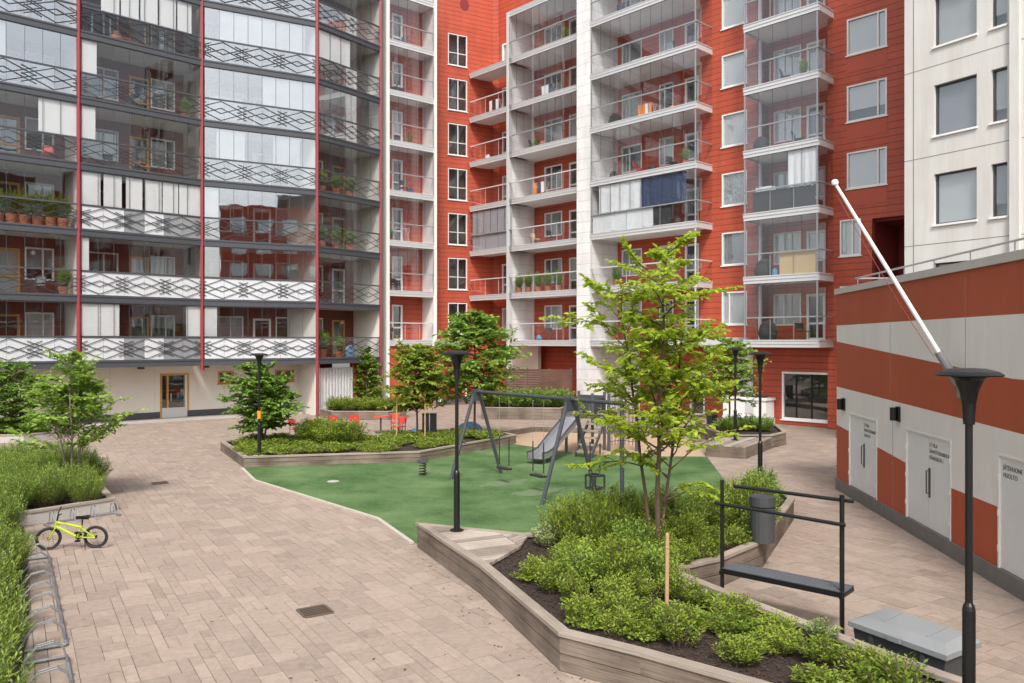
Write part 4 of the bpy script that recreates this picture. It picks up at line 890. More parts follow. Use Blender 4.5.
for i, (s0, s1) in enumerate(doors):
    mb = MB(); mid = (s0+s1)/2
    FGa.box(mb, s0+.04, mid-.006, -.08, -.02, .31, 2.13); FGa.box(mb, mid+.006, s1-.04, -.08, -.02, .31, 2.13)
    d = mb.build('double_door', 'door_white', GB)
    mb = MB(); FGa.box(mb, s0, s0+.04, -.1, .012, .3, 2.17); FGa.box(mb, s1-.04, s1, -.1, .012, .3, 2.17); FGa.box(mb, s0+.04, s1-.04, -.1, .012, 2.13, 2.17); mb.build('door_frame', 'garage_white', d)
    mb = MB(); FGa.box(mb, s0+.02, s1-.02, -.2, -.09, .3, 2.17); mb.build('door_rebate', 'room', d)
    mb = MB(); mb.tube([FGa.pt(mid+.08, .0, 1.0), FGa.pt(mid+.08, .05, 1.0), FGa.pt(mid+.08, .05, 1.45), FGa.pt(mid+.08, .0, 1.45)], .013, 6); FGa.box(mb, mid+.05, mid+.11, -.02, .0, .92, 1.5); mb.build('handle', 'grey_metal', d)
    for zz in (.62, 1.2, 1.78):
        mb = MB()
        for s_ in (s0+.03, s1-.03): mb.tube([FGa.pt(s_, .02, zz-.05), FGa.pt(s_, .02, zz+.05)], .014, 6)
        mb.build('hinge', 'alu', d)
    for j, tx in enumerate(TXT[i]):
        cu = bpy.data.curves.new('lettering', 'FONT'); cu.body = tx; cu.size = .105; cu.extrude = .0015; cu.materials.append(M['paint_black'])
        tmp = bpy.data.objects.new('lettering', cu); me_ = bpy.data.meshes.new_from_object(tmp); bpy.data.objects.remove(tmp); o = bpy.data.objects.new('lettering', me_); col.objects.link(o); o.parent = d
        p = FGa.pt(mid+.06 if i != 2 else s0+.12, -.017, 1.93-.125*j)-ORG[d.name]
        X, Yv, Zv = FGa.t, Vector((0, 0, 1)), FGa.n
        o.matrix_local = Matrix(((X.x, Yv.x, Zv.x, p.x), (X.y, Yv.y, Zv.y, p.y), (X.z, Yv.z, Zv.z, p.z), (0, 0, 0, 1)))
for Y, zz in ((20.95, 2.35), (17.25, 2.43)):
    mb = MB(); s_ = gs(Y); FGa.box(mb, s_-.09, s_+.09, .0, .05, zz-.16, zz+.16); mb.tube([FGa.pt(s_, .12, zz-.14), FGa.pt(s_, .12, zz+.14)], .07, 12); mb.build('wall_lamp', 'black', GB)
# flagpole leaning out from the striped wall
fp = empty('flagpole', FGa.pt(gs(14.33), 0, 3.2), 'slanting white flagpole with red halyard projecting from the striped wall', 'flagpole')
b0 = FGa.pt(gs(14.33), .06, 3.22); b1 = Vector((5.98, 14.75, 6.93)); mb = MB(); mb.tube([b0.lerp(b1, f) for f in (0.05, .5, 1)], [.044, .038, .029], 12); mb.build('pole', 'white', fp, smooth=False)
mb = MB(); mb.lathe(b1, [(.01, -.04), (.055, -.03), (.065, .02), (.045, .06), (.005, .075)], 12); mb.build('finial', 'white', fp)
mb = MB(); mb.tube([b0.lerp(b1, .0), b0.lerp(b1, .16)], .075, 12); FGa.box(mb, gs(14.33)-.1, gs(14.33)+.1, 0, .05, 2.98, 3.5); mb.build('bracket', 'galv', fp)
mb = MB(); sg = [b0.lerp(b1, f)+Vector((-.04, -.02, -.10-.35*math.sin(math.pi*f)*.35)) for f in (.18, .35, .5, .65, .8, .97)]; mb.tube(sg, .006, 4); mb.build('halyard', 'redmetal', fp)

# ================================================================== PLANTERS
def planter(name, poly, h, label, rows=2, wallw=.07, capw=.15, soil=True, chips=0, mat_w='timber'):
    poly = ccw([tuple(p[:2]) for p in poly]); cx = sum(p[0] for p in poly)/len(poly); cy = sum(p[1] for p in poly)/len(poly)
    root = empty(name, (cx, cy, 0), label, 'planter')
    o1 = inset(poly, .012); o2 = inset(poly, .012+wallw); mb = MB(); hh = (h-.05)/rows
    for r_ in range(rows): ring(mb, o1, o2, r_*hh+.007, (r_+1)*hh-.007)
    ring(mb, inset(poly, .032), inset(poly, .06), 0.0, h-.06)
    mb.build('side_board', mat_w, root)
    mb = MB(); ring(mb, inset(poly, -.012), inset(poly, capw), h-.05, h); mb.build('cap_board', 'timber_top', root)
    if soil:
        mb = MB(); sp = inset(poly, wallw+.005); mb.prism(sp, .02, h-.09); s_ = mb.build('soil', 'soil', root)
        if chips:
            r = random.Random(5); mb = MB(); xs = [p[0] for p in poly]; ys = [p[1] for p in poly]; n = 0
            while n < chips:
                p = (r.uniform(min(xs), max(xs)), r.uniform(min(ys), max(ys)))
                if not inpoly(p, sp): continue
                n += 1; a = r.uniform(0, 6.28); l, w_ = r.uniform(.010, .032), r.uniform(.005, .011)
                d = Vector((math.cos(a), math.sin(a), r.uniform(-.4, .4)))*l; e = Vector((-math.sin(a), math.cos(a), r.uniform(-.4, .4)))*w_; q = Vector((p[0], p[1], h-.085+r.uniform(0, .02)))
                mb.face([q-d-e, q+d-e, q+d+e, q-d+e])
            c_ = mb.build('bark_chips', 'chip', root, normals=False); c_['kind'] = 'stuff'
    return root, poly
def deck(root, poly, direction, z0, z1, pitch=.12, name='deck_boards'):
    d = Vector(direction).normalized(); n = Vector((-d.y, d.x)); poly = ccw(poly); pr = [Vector(p).dot(n) for p in poly]; mb = MB(); t = min(pr)
    while t < max(pr):
        c = clip(clip(poly, n*(t+.010), n), n*(t+pitch-.010), -n)
        if len(c) >= 3 and abs(area(c)) > .002:
            c = ccw(c); i0 = len(mb.uv); mb.prism(c, z0, z1, rnd.randrange(3)); du, dv = rnd.uniform(0, 9), rnd.uniform(0, 9)
            mb.uv[i0] = [(Vector(p).dot(d)+du, Vector(p).dot(n)+dv) for p in c]
        t += pitch
    mb.build(name, ['deck', 'deck_b', 'deck_c'], root)
HM = .48
MAIN = [(-1.86, 15.5), (-.5, 12.56), (.57, 9.66), (1.45, 9.03), (2.5, 8.18), (3.6, 7.2), (4.5, 6.5), (5.5, 7.3), (4.6, 8.5), (3.93, 9.65), (3.02, 11.35), (2.5, 12.35), (3.4, 12.95), (4.45, 14.1), (6.35, 17.9), (6.75, 20.6), (5.9, 20.9), (5.25, 18.9), (2.25, 15.4), (.2, 14.65)]
pm, MAIN = planter('timber_planter', MAIN, HM, 'long angular weathered timber planter with green shrubs in the foreground', rows=2, chips=9000)
DK = [(-1.62, 15.28), (-.42, 12.75), (.12, 13.75), (.2, 14.52)]
deck(pm, [(-1.66, 15.33), (-.38, 12.62), (.13, 13.72), (-.25, 14.73)], (.87, .42), HM-.06, HM-.008)
deck(pm, [(-.23, 14.73), (.14, 13.74), (.30, 14.55)], (.6, .8), HM-.06, HM-.010, name='deck_boards')
P1 = [(-10.7, 29.2), (-8.5, 25.2), (-3.05, 26.4), (.18, 31.2), (-.9, 33.0), (-4, 31.6), (-9, 31.0)]
p1, P1 = planter('timber_planter', P1, .36, 'long low timber planter along the far side of the green play surface', rows=2)
p3, P3 = planter('timber_planter', [(-1.6, 41.0), (2.5, 40.6), (3.4, 42.6), (-1.2, 43.2)], .62, 'tall timber planter with clipped hedge in front of the slatted screen', rows=3)
p5, P5 = planter('timber_planter', [(-10.2, 42.2), (-9.2, 40.6), (-6.3, 40.6), (-5.5, 41.6), (-6.8, 43.6), (-9.4, 42.9)], .45, 'timber planter with round bushes before the curtained porch', rows=2)
p4, P4 = planter('timber_planter', [(8.05, 29.9), (9.75, 29.85), (10.65, 30.9), (11.2, 33.6), (7.8, 33.8)], .5, 'timber planter with a bush in front of the white cabinet', rows=2)
dk4 = empty('timber_platform', (8, 28.6, 0), 'low timber seating platform carrying a black lamp near the right paving', 'platform')
DP = ccw([(6.75, 27.7), (7.95, 27.1), (9.7, 29.75), (7.9, 29.8), (7.3, 29.5)])
mb = MB(); ring(mb, DP, inset(DP, .08), 0, .19); ring(mb, inset(DP, -.004), inset(DP, .08), .197, .375); mb.build('side_board', 'timber', dk4)
deck(dk4, DP, (.55, .83), .38, .42)
PL = [(-9.35, 18.75), (-10.45, 17.3), (-12.6, 16.6), (-17.5, 17.5), (-17, 23.5), (-13.2, 24.0), (-11.3, 21.6)]
pl, PL = planter('concrete_planter', PL, .32, 'low grey planter holding dense hedge beside the lime bicycle', rows=1, mat_w='concrete')
plf, PLF = planter('concrete_planter', [(-22.8, 31), (-19.2, 31.3), (-18.6, 32.6), (-19.6, 34), (-23, 33.4)], .35, 'low kerbed planter with a dark bush by the white wall', rows=1, mat_w='concrete')

# ================================================================== STREET LAMPS
def make_lamp(loc, label):
    x, y, z = loc; root = empty('street_lamp', loc, label, 'street lamp', 'black trumpet lamps around the courtyard')
    mb = MB(); mb.lathe(loc, [(.085, 0), (.085, .03), (.058, .04), (.058, 1.05), (.05, 1.09), (.034, 1.12)], 14); mb.lathe(loc, [(.13, .0), (.13, .015), (.06, .02)], 14); mb.build('sleeve', 'black', root, smooth=False)
    mb = MB(); mb.lathe(loc, [(.034, 1.1), (.034, 2.85)], 12); mb.build('pole', 'black', root)
    mb = MB(); mb.lathe(loc, [(.05, 2.82), (.055, 2.92), (.062, 3.02), (.085, 3.14), (.125, 3.24), (.155, 3.27)], 18); mb.build('trumpet', 'black', root)
    mb = MB(); mb.lathe(loc, [(.0, 3.275), (.155, 3.275), (.29, 3.282), (.295, 3.295), (.25, 3.325), (.15, 3.352), (.0, 3.36)], 26); mb.build('cap', 'black', root)
    return root
lamp0 = make_lamp((-1.03, 14.86, HM-.005), 'black trumpet street lamp standing on the deck at the planter tip')
for loc, lb in (((4.36, 7.6, HM-.09), 'large near black street lamp before the striped wall at the right'), ((-8.14, 25.65, .27), 'black street lamp with an orange sticker beside the bushy tree'), ((6.2, 19.9, HM-.09), 'black street lamp rising behind the grey litter bin'), ((8.1, 28.9, .42), 'slim black street lamp on the low timber platform')):
    c = place(copy_tree(lamp0), loc, rnd.uniform(0, 3), 1, lb)
    if 'sticker' in lb:
        mb = MB(); mb.lathe(loc, [(.062, 1.25), (.062, 1.5)], 14); o = mb.build('sticker', 'orange', None, loc=loc); o.parent = c; o.location = (0, 0, 0)
        mb = MB(); mb.lathe((loc[0], loc[1], .28), [(.2, 0), (.2, .06), (.0, .07)], 10); o = mb.build('footing', 'concrete', None, loc=loc); o.parent = c; o.location = (0, 0, 0)

# ================================================================== PLAYGROUND
def swing_set():
    root = empty('swing_set', (.2, 22, 0), 'grey metal swing set with two belt swings and a toddler seat', 'swing set')
    L_, Mi, E_ = Vector((-1.05, 23.6, 2.52)), Vector((1.46, 20.0, 2.55)), Vector((2.55, 18.45, 2.56)); u = (Mi-L_).normalized(); pv = Vector((.82, .57, 0))
    mb = MB(); mb.tube([L_-u*.15, Mi, E_+u*.1], .05, 10); mb.build('top_beam', 'grey_metal', root)
    for c in (L_, Mi):
        for s_ in (-1, 1):
            mb = MB(); mb.tube([c+pv*s_*.06+Vector((0, 0, .06)), Vector((c.x, c.y, .01))+pv*s_*.88], .052, 10); mb.build('leg', 'grey_metal', root)
        mb = MB(); mb.obox(c-pv*.15-u*.06+Vector((0, 0, -.28)), pv*.3, u*.12, (0, 0, .34)); mb.build('joint_plate', 'grey_metal', root)
    mb = MB(); mb.tube([E_+Vector((0, 0, .03)), Vector((E_.x, E_.y, .01))], .052, 10); mb.build('leg', 'grey_metal', root)
    def chain(mb, p, q):
        n = int((q-p).length/.06)
        for i in range(n):
            a, b = p.lerp(q, i/n), p.lerp(q, (i+1)/n); mb.tube([a, b], .006, 4, caps=False)
    for t in (1.45, 3.05):
        c = L_+u*t; sw = empty('swing', (c.x, c.y, 0)); 
        sw.parent = root; sw.location = Vector((c.x, c.y, 0))-ORG[root.name]
        mb = MB()
        for s_ in (-.24, .24): chain(mb, c+u*s_-Vector((0, 0, .04)), c+u*s_*.98-Vector((0, 0, 2.07)))
        mb.build('chain', 'galv', sw)
        mb = MB()
        for s_ in (-.24, .24): mb.tube([c+u*s_*.99-Vector((0, 0, 1.2)), c+u*s_*.98-Vector((0, 0, 2.0))], .017, 6)
        mb.build('chain_sleeve', 'blackrub', sw)
        mb = MB(); o = c-Vector((0, 0, 2.12)); mb.obox(o-u*.26-pv*.09, u*.52, pv*.18, (0, 0, .05)); mb.build('belt_seat', 'blackrub', sw)
    c = Mi+u*.95; sw = empty('toddler_swing', (c.x, c.y, 0)); sw.parent = root; sw.location = Vector((c.x, c.y, 0))-ORG[root.name]
    mb = MB()
    for s_ in (-.17, .17): chain(mb, c+u*s_*1.3-Vector((0, 0, .04)), c+u*s_-Vector((0, 0, 1.78)))
    mb.build('chain', 'galv', sw)
    mb = MB()
    for s_ in (-.17, .17): mb.tube([c+u*s_*1.1-Vector((0, 0, 1.0)), c+u*s_-Vector((0, 0, 1.7))], .017, 6)
    mb.build('chain_sleeve', 'blackrub', sw)
    mb = MB(); z1, z0 = c.z-1.78, c.z-2.1
    for zz in (z1, z0):
        q = [Vector((c.x, c.y, zz))+u*(.17*sx)+pv*(.15*sy) for sx, sy in ((-1, -1), (1, -1), (1, 1), (-1, 1), (-1, -1))]; mb.tube(q, .026, 6)
    for sx, sy in ((-1, -1), (1, -1), (1, 1), (-1, 1)): mb.tube([Vector((c.x, c.y, z1))+u*(.17*sx)+pv*(.15*sy), Vector((c.x, c.y, z0))+u*(.17*sx)+pv*(.15*sy)], .024, 6)
    mb.tube([Vector((c.x, c.y, z1))-pv*.15, Vector((c.x, c.y, z0))-pv*.15], .02, 6); o = Vector((c.x, c.y, z0)); mb.obox(o-u*.17-pv*.15, u*.34, pv*.3, (0, 0, .04)); mb.build('bucket_seat', 'blackrub', sw)
swing_set()
def wear(cx, cy, rx, ry, a, seed):
    r = random.Random(seed); n = 22; mb = MB(); k = [r.uniform(.75, 1.2) for _ in range(n)]
    mb.face([(cx+rx*k[i]*math.cos(2*math.pi*i/n)*math.cos(a)-ry*k[i]*math.sin(2*math.pi*i/n)*math.sin(a), cy+rx*k[i]*math.cos(2*math.pi*i/n)*math.sin(a)+ry*k[i]*math.sin(2*math.pi*i/n)*math.cos(a), .0185) for i in range(n)]); return mb
for q in ((-.22, 22.4, 1), (.69, 21.1, 2), (2.0, 19.25, 3), (.75, 25.7, 4)): tag(wear(q[0], q[1], .85, .36, .61, q[2]).build('worn_play_surface', 'play_worn'), kind='structure')
def slide():
    root = empty('slide_tower', (2.6, 28.4, 0), 'play tower with stainless slide, wooden steps and dark posts', 'slide')
    f = Vector((.92, 26.1, .16)); t = Vector((2.25, 28.35, 1.32)); d = (t-f); d.z = 0; d.normalize(); n = Vector((-d.y, d.x, 0)); W = .27
    prof = [f-d*.35+Vector((0, 0, .05)), f, f.lerp(t, .14)+Vector((0, 0, -.03)), f.lerp(t, .5), f.lerp(t, .85), t-d*.1, t+d*.35]
    prof[0].z = .2; prof[1].z = .2; prof[2].z = .27
    mb = MB()
    for a, b in zip(prof, prof[1:]):
        mb.face([a-n*W, b-n*W, b+n*W, a+n*W])
        mb.face([a-n*W-Vector((0, 0, .02)), b-n*W-Vector((0, 0, .02)), b+n*W-Vector((0, 0, .02)), a+n*W-Vector((0, 0, .02))])
    for s_ in (-1, 1):
        for a, b in zip(prof, prof[1:]):
            e = n*(s_*W); q = n*(s_*.03); hgt = Vector((0, 0, .2)); mb.face([a+e, b+e, b+e+hgt, a+e+hgt]); mb.face([a+e+q, b+e+q, b+e+q+hgt, a+e+q+hgt]); mb.face([a+e+hgt, b+e+hgt, b+e+q+hgt, a+e+q+hgt])
    mb.build('chute', 'steel', root)
    for s_ in (-1, 1): mb = MB(); mb.tube([p+n*(s_*(W+.02))+Vector((0, 0, .2)) for p in prof], .03, 8); mb.build('chute_rail', 'grey_metal', root)
    mb = MB(); mb.tube([f-d*.1-n*.2+Vector((0, 0, .05)), Vector((f.x, f.y, 0))-n*.2], .03, 6); mb.tube([f-d*.1+n*.2+Vector((0, 0, .05)), Vector((f.x, f.y, 0))+n*.2], .03, 6); mb.build('chute_support', 'galv', root)
    c = t+d*.85; mb = MB(); mb.obox(c-d*.5-n*.5+Vector((0, 0, -.08)), d*1.0, n*1.0, (0, 0, .08)); mb.build('platform', 'timber', root)
    for sx, sy in ((-1, -1), (1, -1), (1, 1), (-1, 1)):
        p = c+d*.52*sx+n*.52*sy; mb = MB(); mb.box(p.x-.05, p.x+.05, p.y-.05, p.y+.05, 0, 2.15); mb.build('post', 'dkmetal', root)
    mb = MB()
    for s_, h0 in ((-1, 1.35), (1, 1.35)): mb.obox(c-d*.5+n*(s_*.53)-n*.02+Vector((0, 0, .08)), d*1.0, n*.04, (0, 0, .55))
    mb.obox(c+d*.5-n*.48+Vector((0, 0, .1)), n*.96, d*.04, (0, 0, .6)); mb.build('side_panel', 'plastic_dark', root)
    # steps on the near right side
    s0 = c-d*.5-n*.66; s0.z = 0; mb = MB()
    for i in range(5): mb.obox(s0-d*(.06+.2*i)-n*.27+Vector((0, 0, 1.05-.22*i)), n*.54, -d*.2, (0, 0, .05))
    mb.build('step', 'timber_top', root)
    mb = MB()
    for e in (-.31, .31): mb.obox(s0+n*e-n*.025-d*.02+Vector((0, 0, 1.02)), -d*1.05+Vector((0, 0, -1.0)), n*.05, (0, 0, .16))
    mb.build('stringer', 'dkmetal', root)
    # climbing net frame to the right
    ps = [c+Vector((.85, -.05, 0)), c+Vector((1.35, .35, 0)), c+Vector((1.85, -.15, 0))]
    for p in ps:
        mb = MB(); mb.box(p.x-.055, p.x+.055, p.y-.055, p.y+.055, 0, 2.1); mb.build('post', 'dkmetal', root)
    mb = MB()
    for a, b in zip(ps, ps[1:]):
        for i in range(5): mb.tube([Vector((a.x, a.y, .35+.35*i)), Vector((b.x, b.y, .35+.35*i))], .012, 5)
        for i in range(1, 4): q = a.lerp(b, i/4); mb.tube([Vector((q.x, q.y, .2)), Vector((q.x, q.y, 1.9))], .012, 5)
    mb.build('climbing_net', 'blackrub', root)
slide()
def spring_rider():
    x, y = -2.66, 23.7; root = empty('spring_rider', (x, y, 0), 'small dark spring rider at the left edge of the green surface', 'spring rider')
    mb = MB(); mb.tube([(x+.1*math.cos(i*.7), y+.1*math.sin(i*.7), .02+.36*i/40) for i in range(41)], .017, 6); mb.build('spring', 'black', root)
    mb = MB(); mb.box(x-.16, x+.16, y-.1, y+.1, .4, .46); mb.box(x+.09, x+.13, y-.02, y+.02, .46, .58); mb.build('seat', 'plastic_dark', root)
spring_rider()
def dome(cx, cy, rx, ry, h, label, mat_='blue'):
    mb = MB(); n, mseg = 20, 7
    for j in range(mseg):
        for i in range(n):
            def P(i, j):
                a = 2*math.pi*i/n; e = (math.pi/2)*j/mseg; return (cx+rx*math.cos(a)*math.cos(e), cy+ry*math.sin(a)*math.cos(e), h*math.sin(e))
            mb.face([P(i, j), P(i+1, j), P(i+1, j+1), P(i, j+1)])
    return tag(mb.build('play_mound', mat_, loc=(cx, cy, 0), smooth=True), label, 'play mound')
dome(-1.85, 34.8, .62, .5, .5, 'larger blue rubber play mound behind the far timber planter'); dome(-3.55, 34.6, .35, .3, .32, 'smaller blue rubber play mound near the grey recycling bins'); dome(-4.15, 34.2, .22, .2, .3, 'blue ball shaped rubber seat left of the recycling bins')
for i, x in enumerate((-3.62, -3.3)):
    root = empty('litter_bin', (x, 33.4, 0), ['dark grey panel bin, left of the pair behind the planter', 'dark grey panel bin, right of the pair behind the planter'][i], 'bin', 'grey bins')
    mb = MB(); mb.box(x-.13, x+.13, 33.25, 33.55, .05, .95); mb.build('body', 'grey_metal', root)
    mb = MB(); mb.box(x-.14, x+.14, 33.24, 33.56, .955, .99); mb.build('lid', 'black', root)
# drain covers
def drain(p, s_, a, label):
    root = empty('drain_cover', (p[0], p[1], 0), label, 'drain cover'); u = Vector((math.cos(a), math.sin(a), 0)); v = Vector((-math.sin(a), math.cos(a), 0)); c = Vector((p[0], p[1], .003)); mb = MB()
    for k in (-1, 1): mb.obox(c+u*(k*s_/2)-u*.02-v*s_/2, u*.04, v*s_, (0, 0, .008)); mb.obox(c+v*(k*s_/2)-v*.02-u*(s_/2-.021), u*(s_-.042), v*.04, (0, 0, .008))
    mb.build('frame', 'drain', root); mb = MB()
    for i in range(6): mb.obox(c-u*s_/2+u*(s_*(i+.5)/6)-u*.02-v*(s_/2-.03), u*.03, v*(s_-.06), (0, 0, .005))
    mb.build('grate', 'drain', root); mb = MB(); mb.obox(c-u*s_/2-v*s_/2+Vector((0, 0, -.0005)), u*s_, v*s_, (0, 0, .002)); mb.build('bed', 'soil', root)
drain((-2.92, 11.8), .42, -1.01, 'rusty square drain grate in the near paving'); drain((-9.95, 22.5), .4, -1.01, 'rusty square drain grate in the paving further back')
mb = MB(); mb.lathe((-5.1, 22.7, .014), [(.17, 0), (.17, .006), (0, .007)], 16); tag(mb.build('pale_worn_patch', 'concrete', loc=(-5.1, 22.7, 0)), 'round pale worn patch in the green play surface', 'worn patch')  # flat disc standing in for a pale worn patch of the rubber

# ================================================================== BENCH FRAME, BIN, GRIT BOX
def bench():
    l, r_ = Vector((3.14, 11.9, 0)), Vector((4.45, 10.74, 0)); u = (r_-l).normalized(); n = Vector((-u.y, u.x, 0)); root = empty('bench_frame', (l+r_)/2, 'black slatted bench hung in a tall frame with two rails', 'bench')
    for p in (l, r_):
        mb = MB(); mb.box(p.x-.024, p.x+.024, p.y-.024, p.y+.024, 0, 1.93); mb.build('post', 'black', root)
    mb = MB(); mb.tube([l+u*.16+n*.06+Vector((0, 0, 1.85)), r_+u*.13+n*.06+Vector((0, 0, 1.85))], .026, 8); mb.build('rail', 'black', root)
    mb = MB(); mb.tube([l-u*.09-n*.05+Vector((0, 0, 1.585)), r_+u*.06-n*.05+Vector((0, 0, 1.54))], .026, 8); mb.build('rail', 'black', root)
    mb = MB(); W = .4; ln = (r_-l).length
    for i in range(7): mb.obox(l+n*(-.02+.056*i)+u*.0+Vector((0, 0, .60)), u*(ln+.02), n*.036, (0, 0, .03))
    mb.build('seat_slats', 'bench_slat', root)
    mb = MB(); mb.obox(l+n*-.05+Vector((0, 0, .55)), u*(ln+.02), n*.03, (0, 0, .07)); mb.obox(l+n*.375+Vector((0, 0, .55)), u*(ln+.02), n*.03, (0, 0, .07))
    for p in (l, r_): mb.obox(p-u*.02-n*.06+Vector((0, 0, .54)), u*.04, n*.48, (0, 0, .045))
    mb.build('seat_frame', 'black', root)
bench()
def bin_():
    x, y, z = 4.42, 14.05, .47; root = empty('litter_bin', (x, y, z), 'dark grey half round litter bin on the planter edge', 'bin')
    mb = MB(); prof = [(x+.21*math.cos(a), y+.21*math.sin(a)) for a in np.linspace(0, 2*math.pi, 18, endpoint=False)]; mb.prism(prof, z+.01, z+.62); mb.build('body', 'plastic_dark', root)
    mb = MB(); mb.prism([(x+.225*math.cos(a), y+.225*math.sin(a)) for a in np.linspace(0, 2*math.pi, 18, endpoint=False)], z+.64, z+.80); mb.build('hood', 'grey_metal', root)
    mb = MB()
    for a in (0, 2.1, 4.2): mb.box(x+.19*math.cos(a)-.02, x+.19*math.cos(a)+.02, y+.19*math.sin(a)-.02, y+.19*math.sin(a)+.02, z+.6, z+.66)
    mb.build('bracket', 'black', root)
bin_()
def grit():
    a, b = Vector((4.15, 9.84, 0)), Vector((4.77, 8.74, 0)); u = (b-a).normalized(); ln = (b-a).length; n = Vector((-u.y, u.x, 0)); D_ = .66; root = empty('grit_box', (a+b)/2, 'grey plastic grit box with sloping lid at the planter edge', 'grit box')
    P = lambda s_, o, z: a+u*s_+n*o+Vector((0, 0, z))
    mb = MB(); i0 = [P(.1, .08, 0), P(ln-.1, .08, 0), P(ln-.1, D_-.08, 0), P(.1, D_-.08, 0), P(.04, .04, .5), P(ln-.04, .04, .5), P(ln-.04, D_-.04, .52), P(.04, D_-.04, .52)]
    for f in ((0, 1, 2, 3), (4, 5, 6, 7), (0, 1, 5, 4), (1, 2, 6, 5), (2, 3, 7, 6), (3, 0, 4, 7)): mb.face([i0[i] for i in f])
    for s_ in (.3, ln-.3): mb.obox(P(s_-.03, .02, .06), u*.06, n*.05, (0, 0, .4))
    mb.build('body', 'plastic_dark', root)
    mb = MB(); q = [P(0, 0, .49), P(ln, 0, .49), P(ln, D_, .52), P(0, D_, .52), P(0, 0, .55), P(ln, 0, .55), P(ln, D_, .58), P(0, D_, .58), P(.12, .16, .615), P(ln-.12, .16, .615), P(ln-.12, D_-.1, .66), P(.12, D_-.1, .66)]
    for f in ((0, 1, 2, 3), (0, 1, 5, 4), (1, 2, 6, 5), (2, 3, 7, 6), (3, 0, 4, 7), (4, 5, 9, 8), (5, 6, 10, 9), (6, 7, 11, 10), (7, 4, 8, 11), (8, 9, 10, 11)): mb.face([q[i] for i in f])
    for s_ in (.35, ln-.35): mb.obox(P(s_-.02, .18, .612), u*.04, n*.36+Vector((0, 0, .045)), (0, 0, .012))
    mb.obox(P(ln/2-.08, -.03, .50), u*.16, n*.05, (0, 0, .06)); mb.build('lid', 'plastic_grey', root)
grit()

# ================================================================== BICYCLE AND RACKS
def bicycle(loc, rz, label, paint='lime', s=1.0, steer=.35):
    root = empty('bicycle', (0, 0, 0), label, 'bicycle'); Rw, wb = .245, .92
    def wheel(cx, yaw, name='wheel'):
        wh = MB(); c = Vector((cx, 0, Rw)); dx = Vector((math.cos(yaw), math.sin(yaw), 0)); n = 28
        wh.tube([c+dx*(Rw-.025)*math.cos(2*math.pi*i/n)+Vector((0, 0, (Rw-.025)*math.sin(2*math.pi*i/n))) for i in range(n+1)], .026, 8, caps=False); w_ = wh.build(name, 'blackrub', root)
        mb = MB(); mb.tube([c+dx*(Rw-.055)*math.cos(2*math.pi*i/n)+Vector((0, 0, (Rw-.055)*math.sin(2*math.pi*i/n))) for i in range(n+1)], .010, 6, caps=False)
        for i in range(16): a = 2*math.pi*i/16; mb.tube([c, c+dx*(Rw-.055)*math.cos(a)+Vector((0, 0, (Rw-.055)*math.sin(a)))], .002, 4, caps=False)
        ax = Vector((-dx.y, dx.x, 0)); mb.tube([c-ax*.05, c+ax*.05], .022, 8); mb.build('rim', 'black', w_)
    wheel(0, 0); wheel(wb, steer)
    bb = Vector((.36, 0, .26)); seat = Vector((.26, 0, .56)); head = Vector((.74, 0, .62)); hb = Vector((.78, 0, .48)); ra = Vector((0, 0, Rw))
    mb = MB(); mb.tube([head, hb], .028, 8); mb.tube([bb, hb.lerp(head, .2)], .03, 8); mb.tube([seat-Vector((0, 0, .1)), hb.lerp(head, .8)], .026, 8); mb.tube([bb, seat-Vector((.0, 0, .06))], .022, 8)
    for y in (-.05, .05): mb.tube([bb+Vector((0, y*.5, 0)), ra+Vector((0, y, 0))], .013, 6); mb.tube([seat+Vector((0, y*.3, -.12)), ra+Vector((0, y, 0))], .012, 6)
    mb.build('frame', paint, root)
    mb = MB(); dy = Vector((-math.sin(steer), math.cos(steer), 0))
    for y in (-.05, .05): mb.tube([hb+dy*y, Vector((wb, 0, Rw))+dy*y], .015, 6)
    mb.build('fork', paint, root)
    mb = MB(); mb.tube([head, head+Vector((-.03, 0, .12))], .018, 8); hc = head+Vector((-.03, 0, .14)); mb.tube([hc-dy*.26+Vector((-.06, 0, .08)), hc-dy*.12, hc, hc+dy*.12, hc+dy*.26+Vector((-.06, 0, .08))], .013, 8); mb.build('handlebar', 'black', root)
    mb = MB(); mb.tube([seat-Vector((0, 0, .05)), seat+Vector((-.02, 0, .1))], .014, 8); mb.build('seat_post', 'black', root)
    mb = MB(); sc_ = seat+Vector((-.03, 0, .12)); q = [(-.12, .07), (-.05, .075), (.04, .03), (.14, .018)]
    mb.prism(ccw([(sc_.x+x, y) for x, y in q]+[(sc_.x+x, -y) for x, y in reversed(q)]), sc_.z-.03, sc_.z+.02); mb.build('saddle', 'black', root)
    mb = MB(); mb.tube([bb+Vector((0, -.06, 0)), bb+Vector((0, -.075, 0))], .075, 16); mb.tube([bb+Vector((0, -.09, 0)), bb+Vector((.04, -.09, -.13))], .011, 6); mb.box(bb.x+.0, bb.x+.09, -.17, -.09, bb.z-.145, bb.z-.12); mb.tube([bb+Vector((0, .09, 0)), bb+Vector((-.04, .09, .13))], .011, 6); mb.box(bb.x-.085, bb.x+.0, .09, .17, bb.z+.12, bb.z+.145); mb.build('crankset', 'black', root)
    mb = MB(); mb.obox((.0, -.065, .30), (.36, 0, .03), (0, .006, 0), (0, 0, .015)); mb.obox((.0, -.065, .2), (.36, 0, -.0), (0, .006, 0), (0, 0, .015)); mb.build('chain', 'grey_metal', root)
    mb = MB(); mb.tube([Vector((.2, .05, .24)), Vector((.16, .17, .01))], .009, 6); mb.build('kickstand', 'black', root)
    root.location = loc; root.rotation_euler = (0, R(0), rz); root.scale = (s, s, s)
    return root
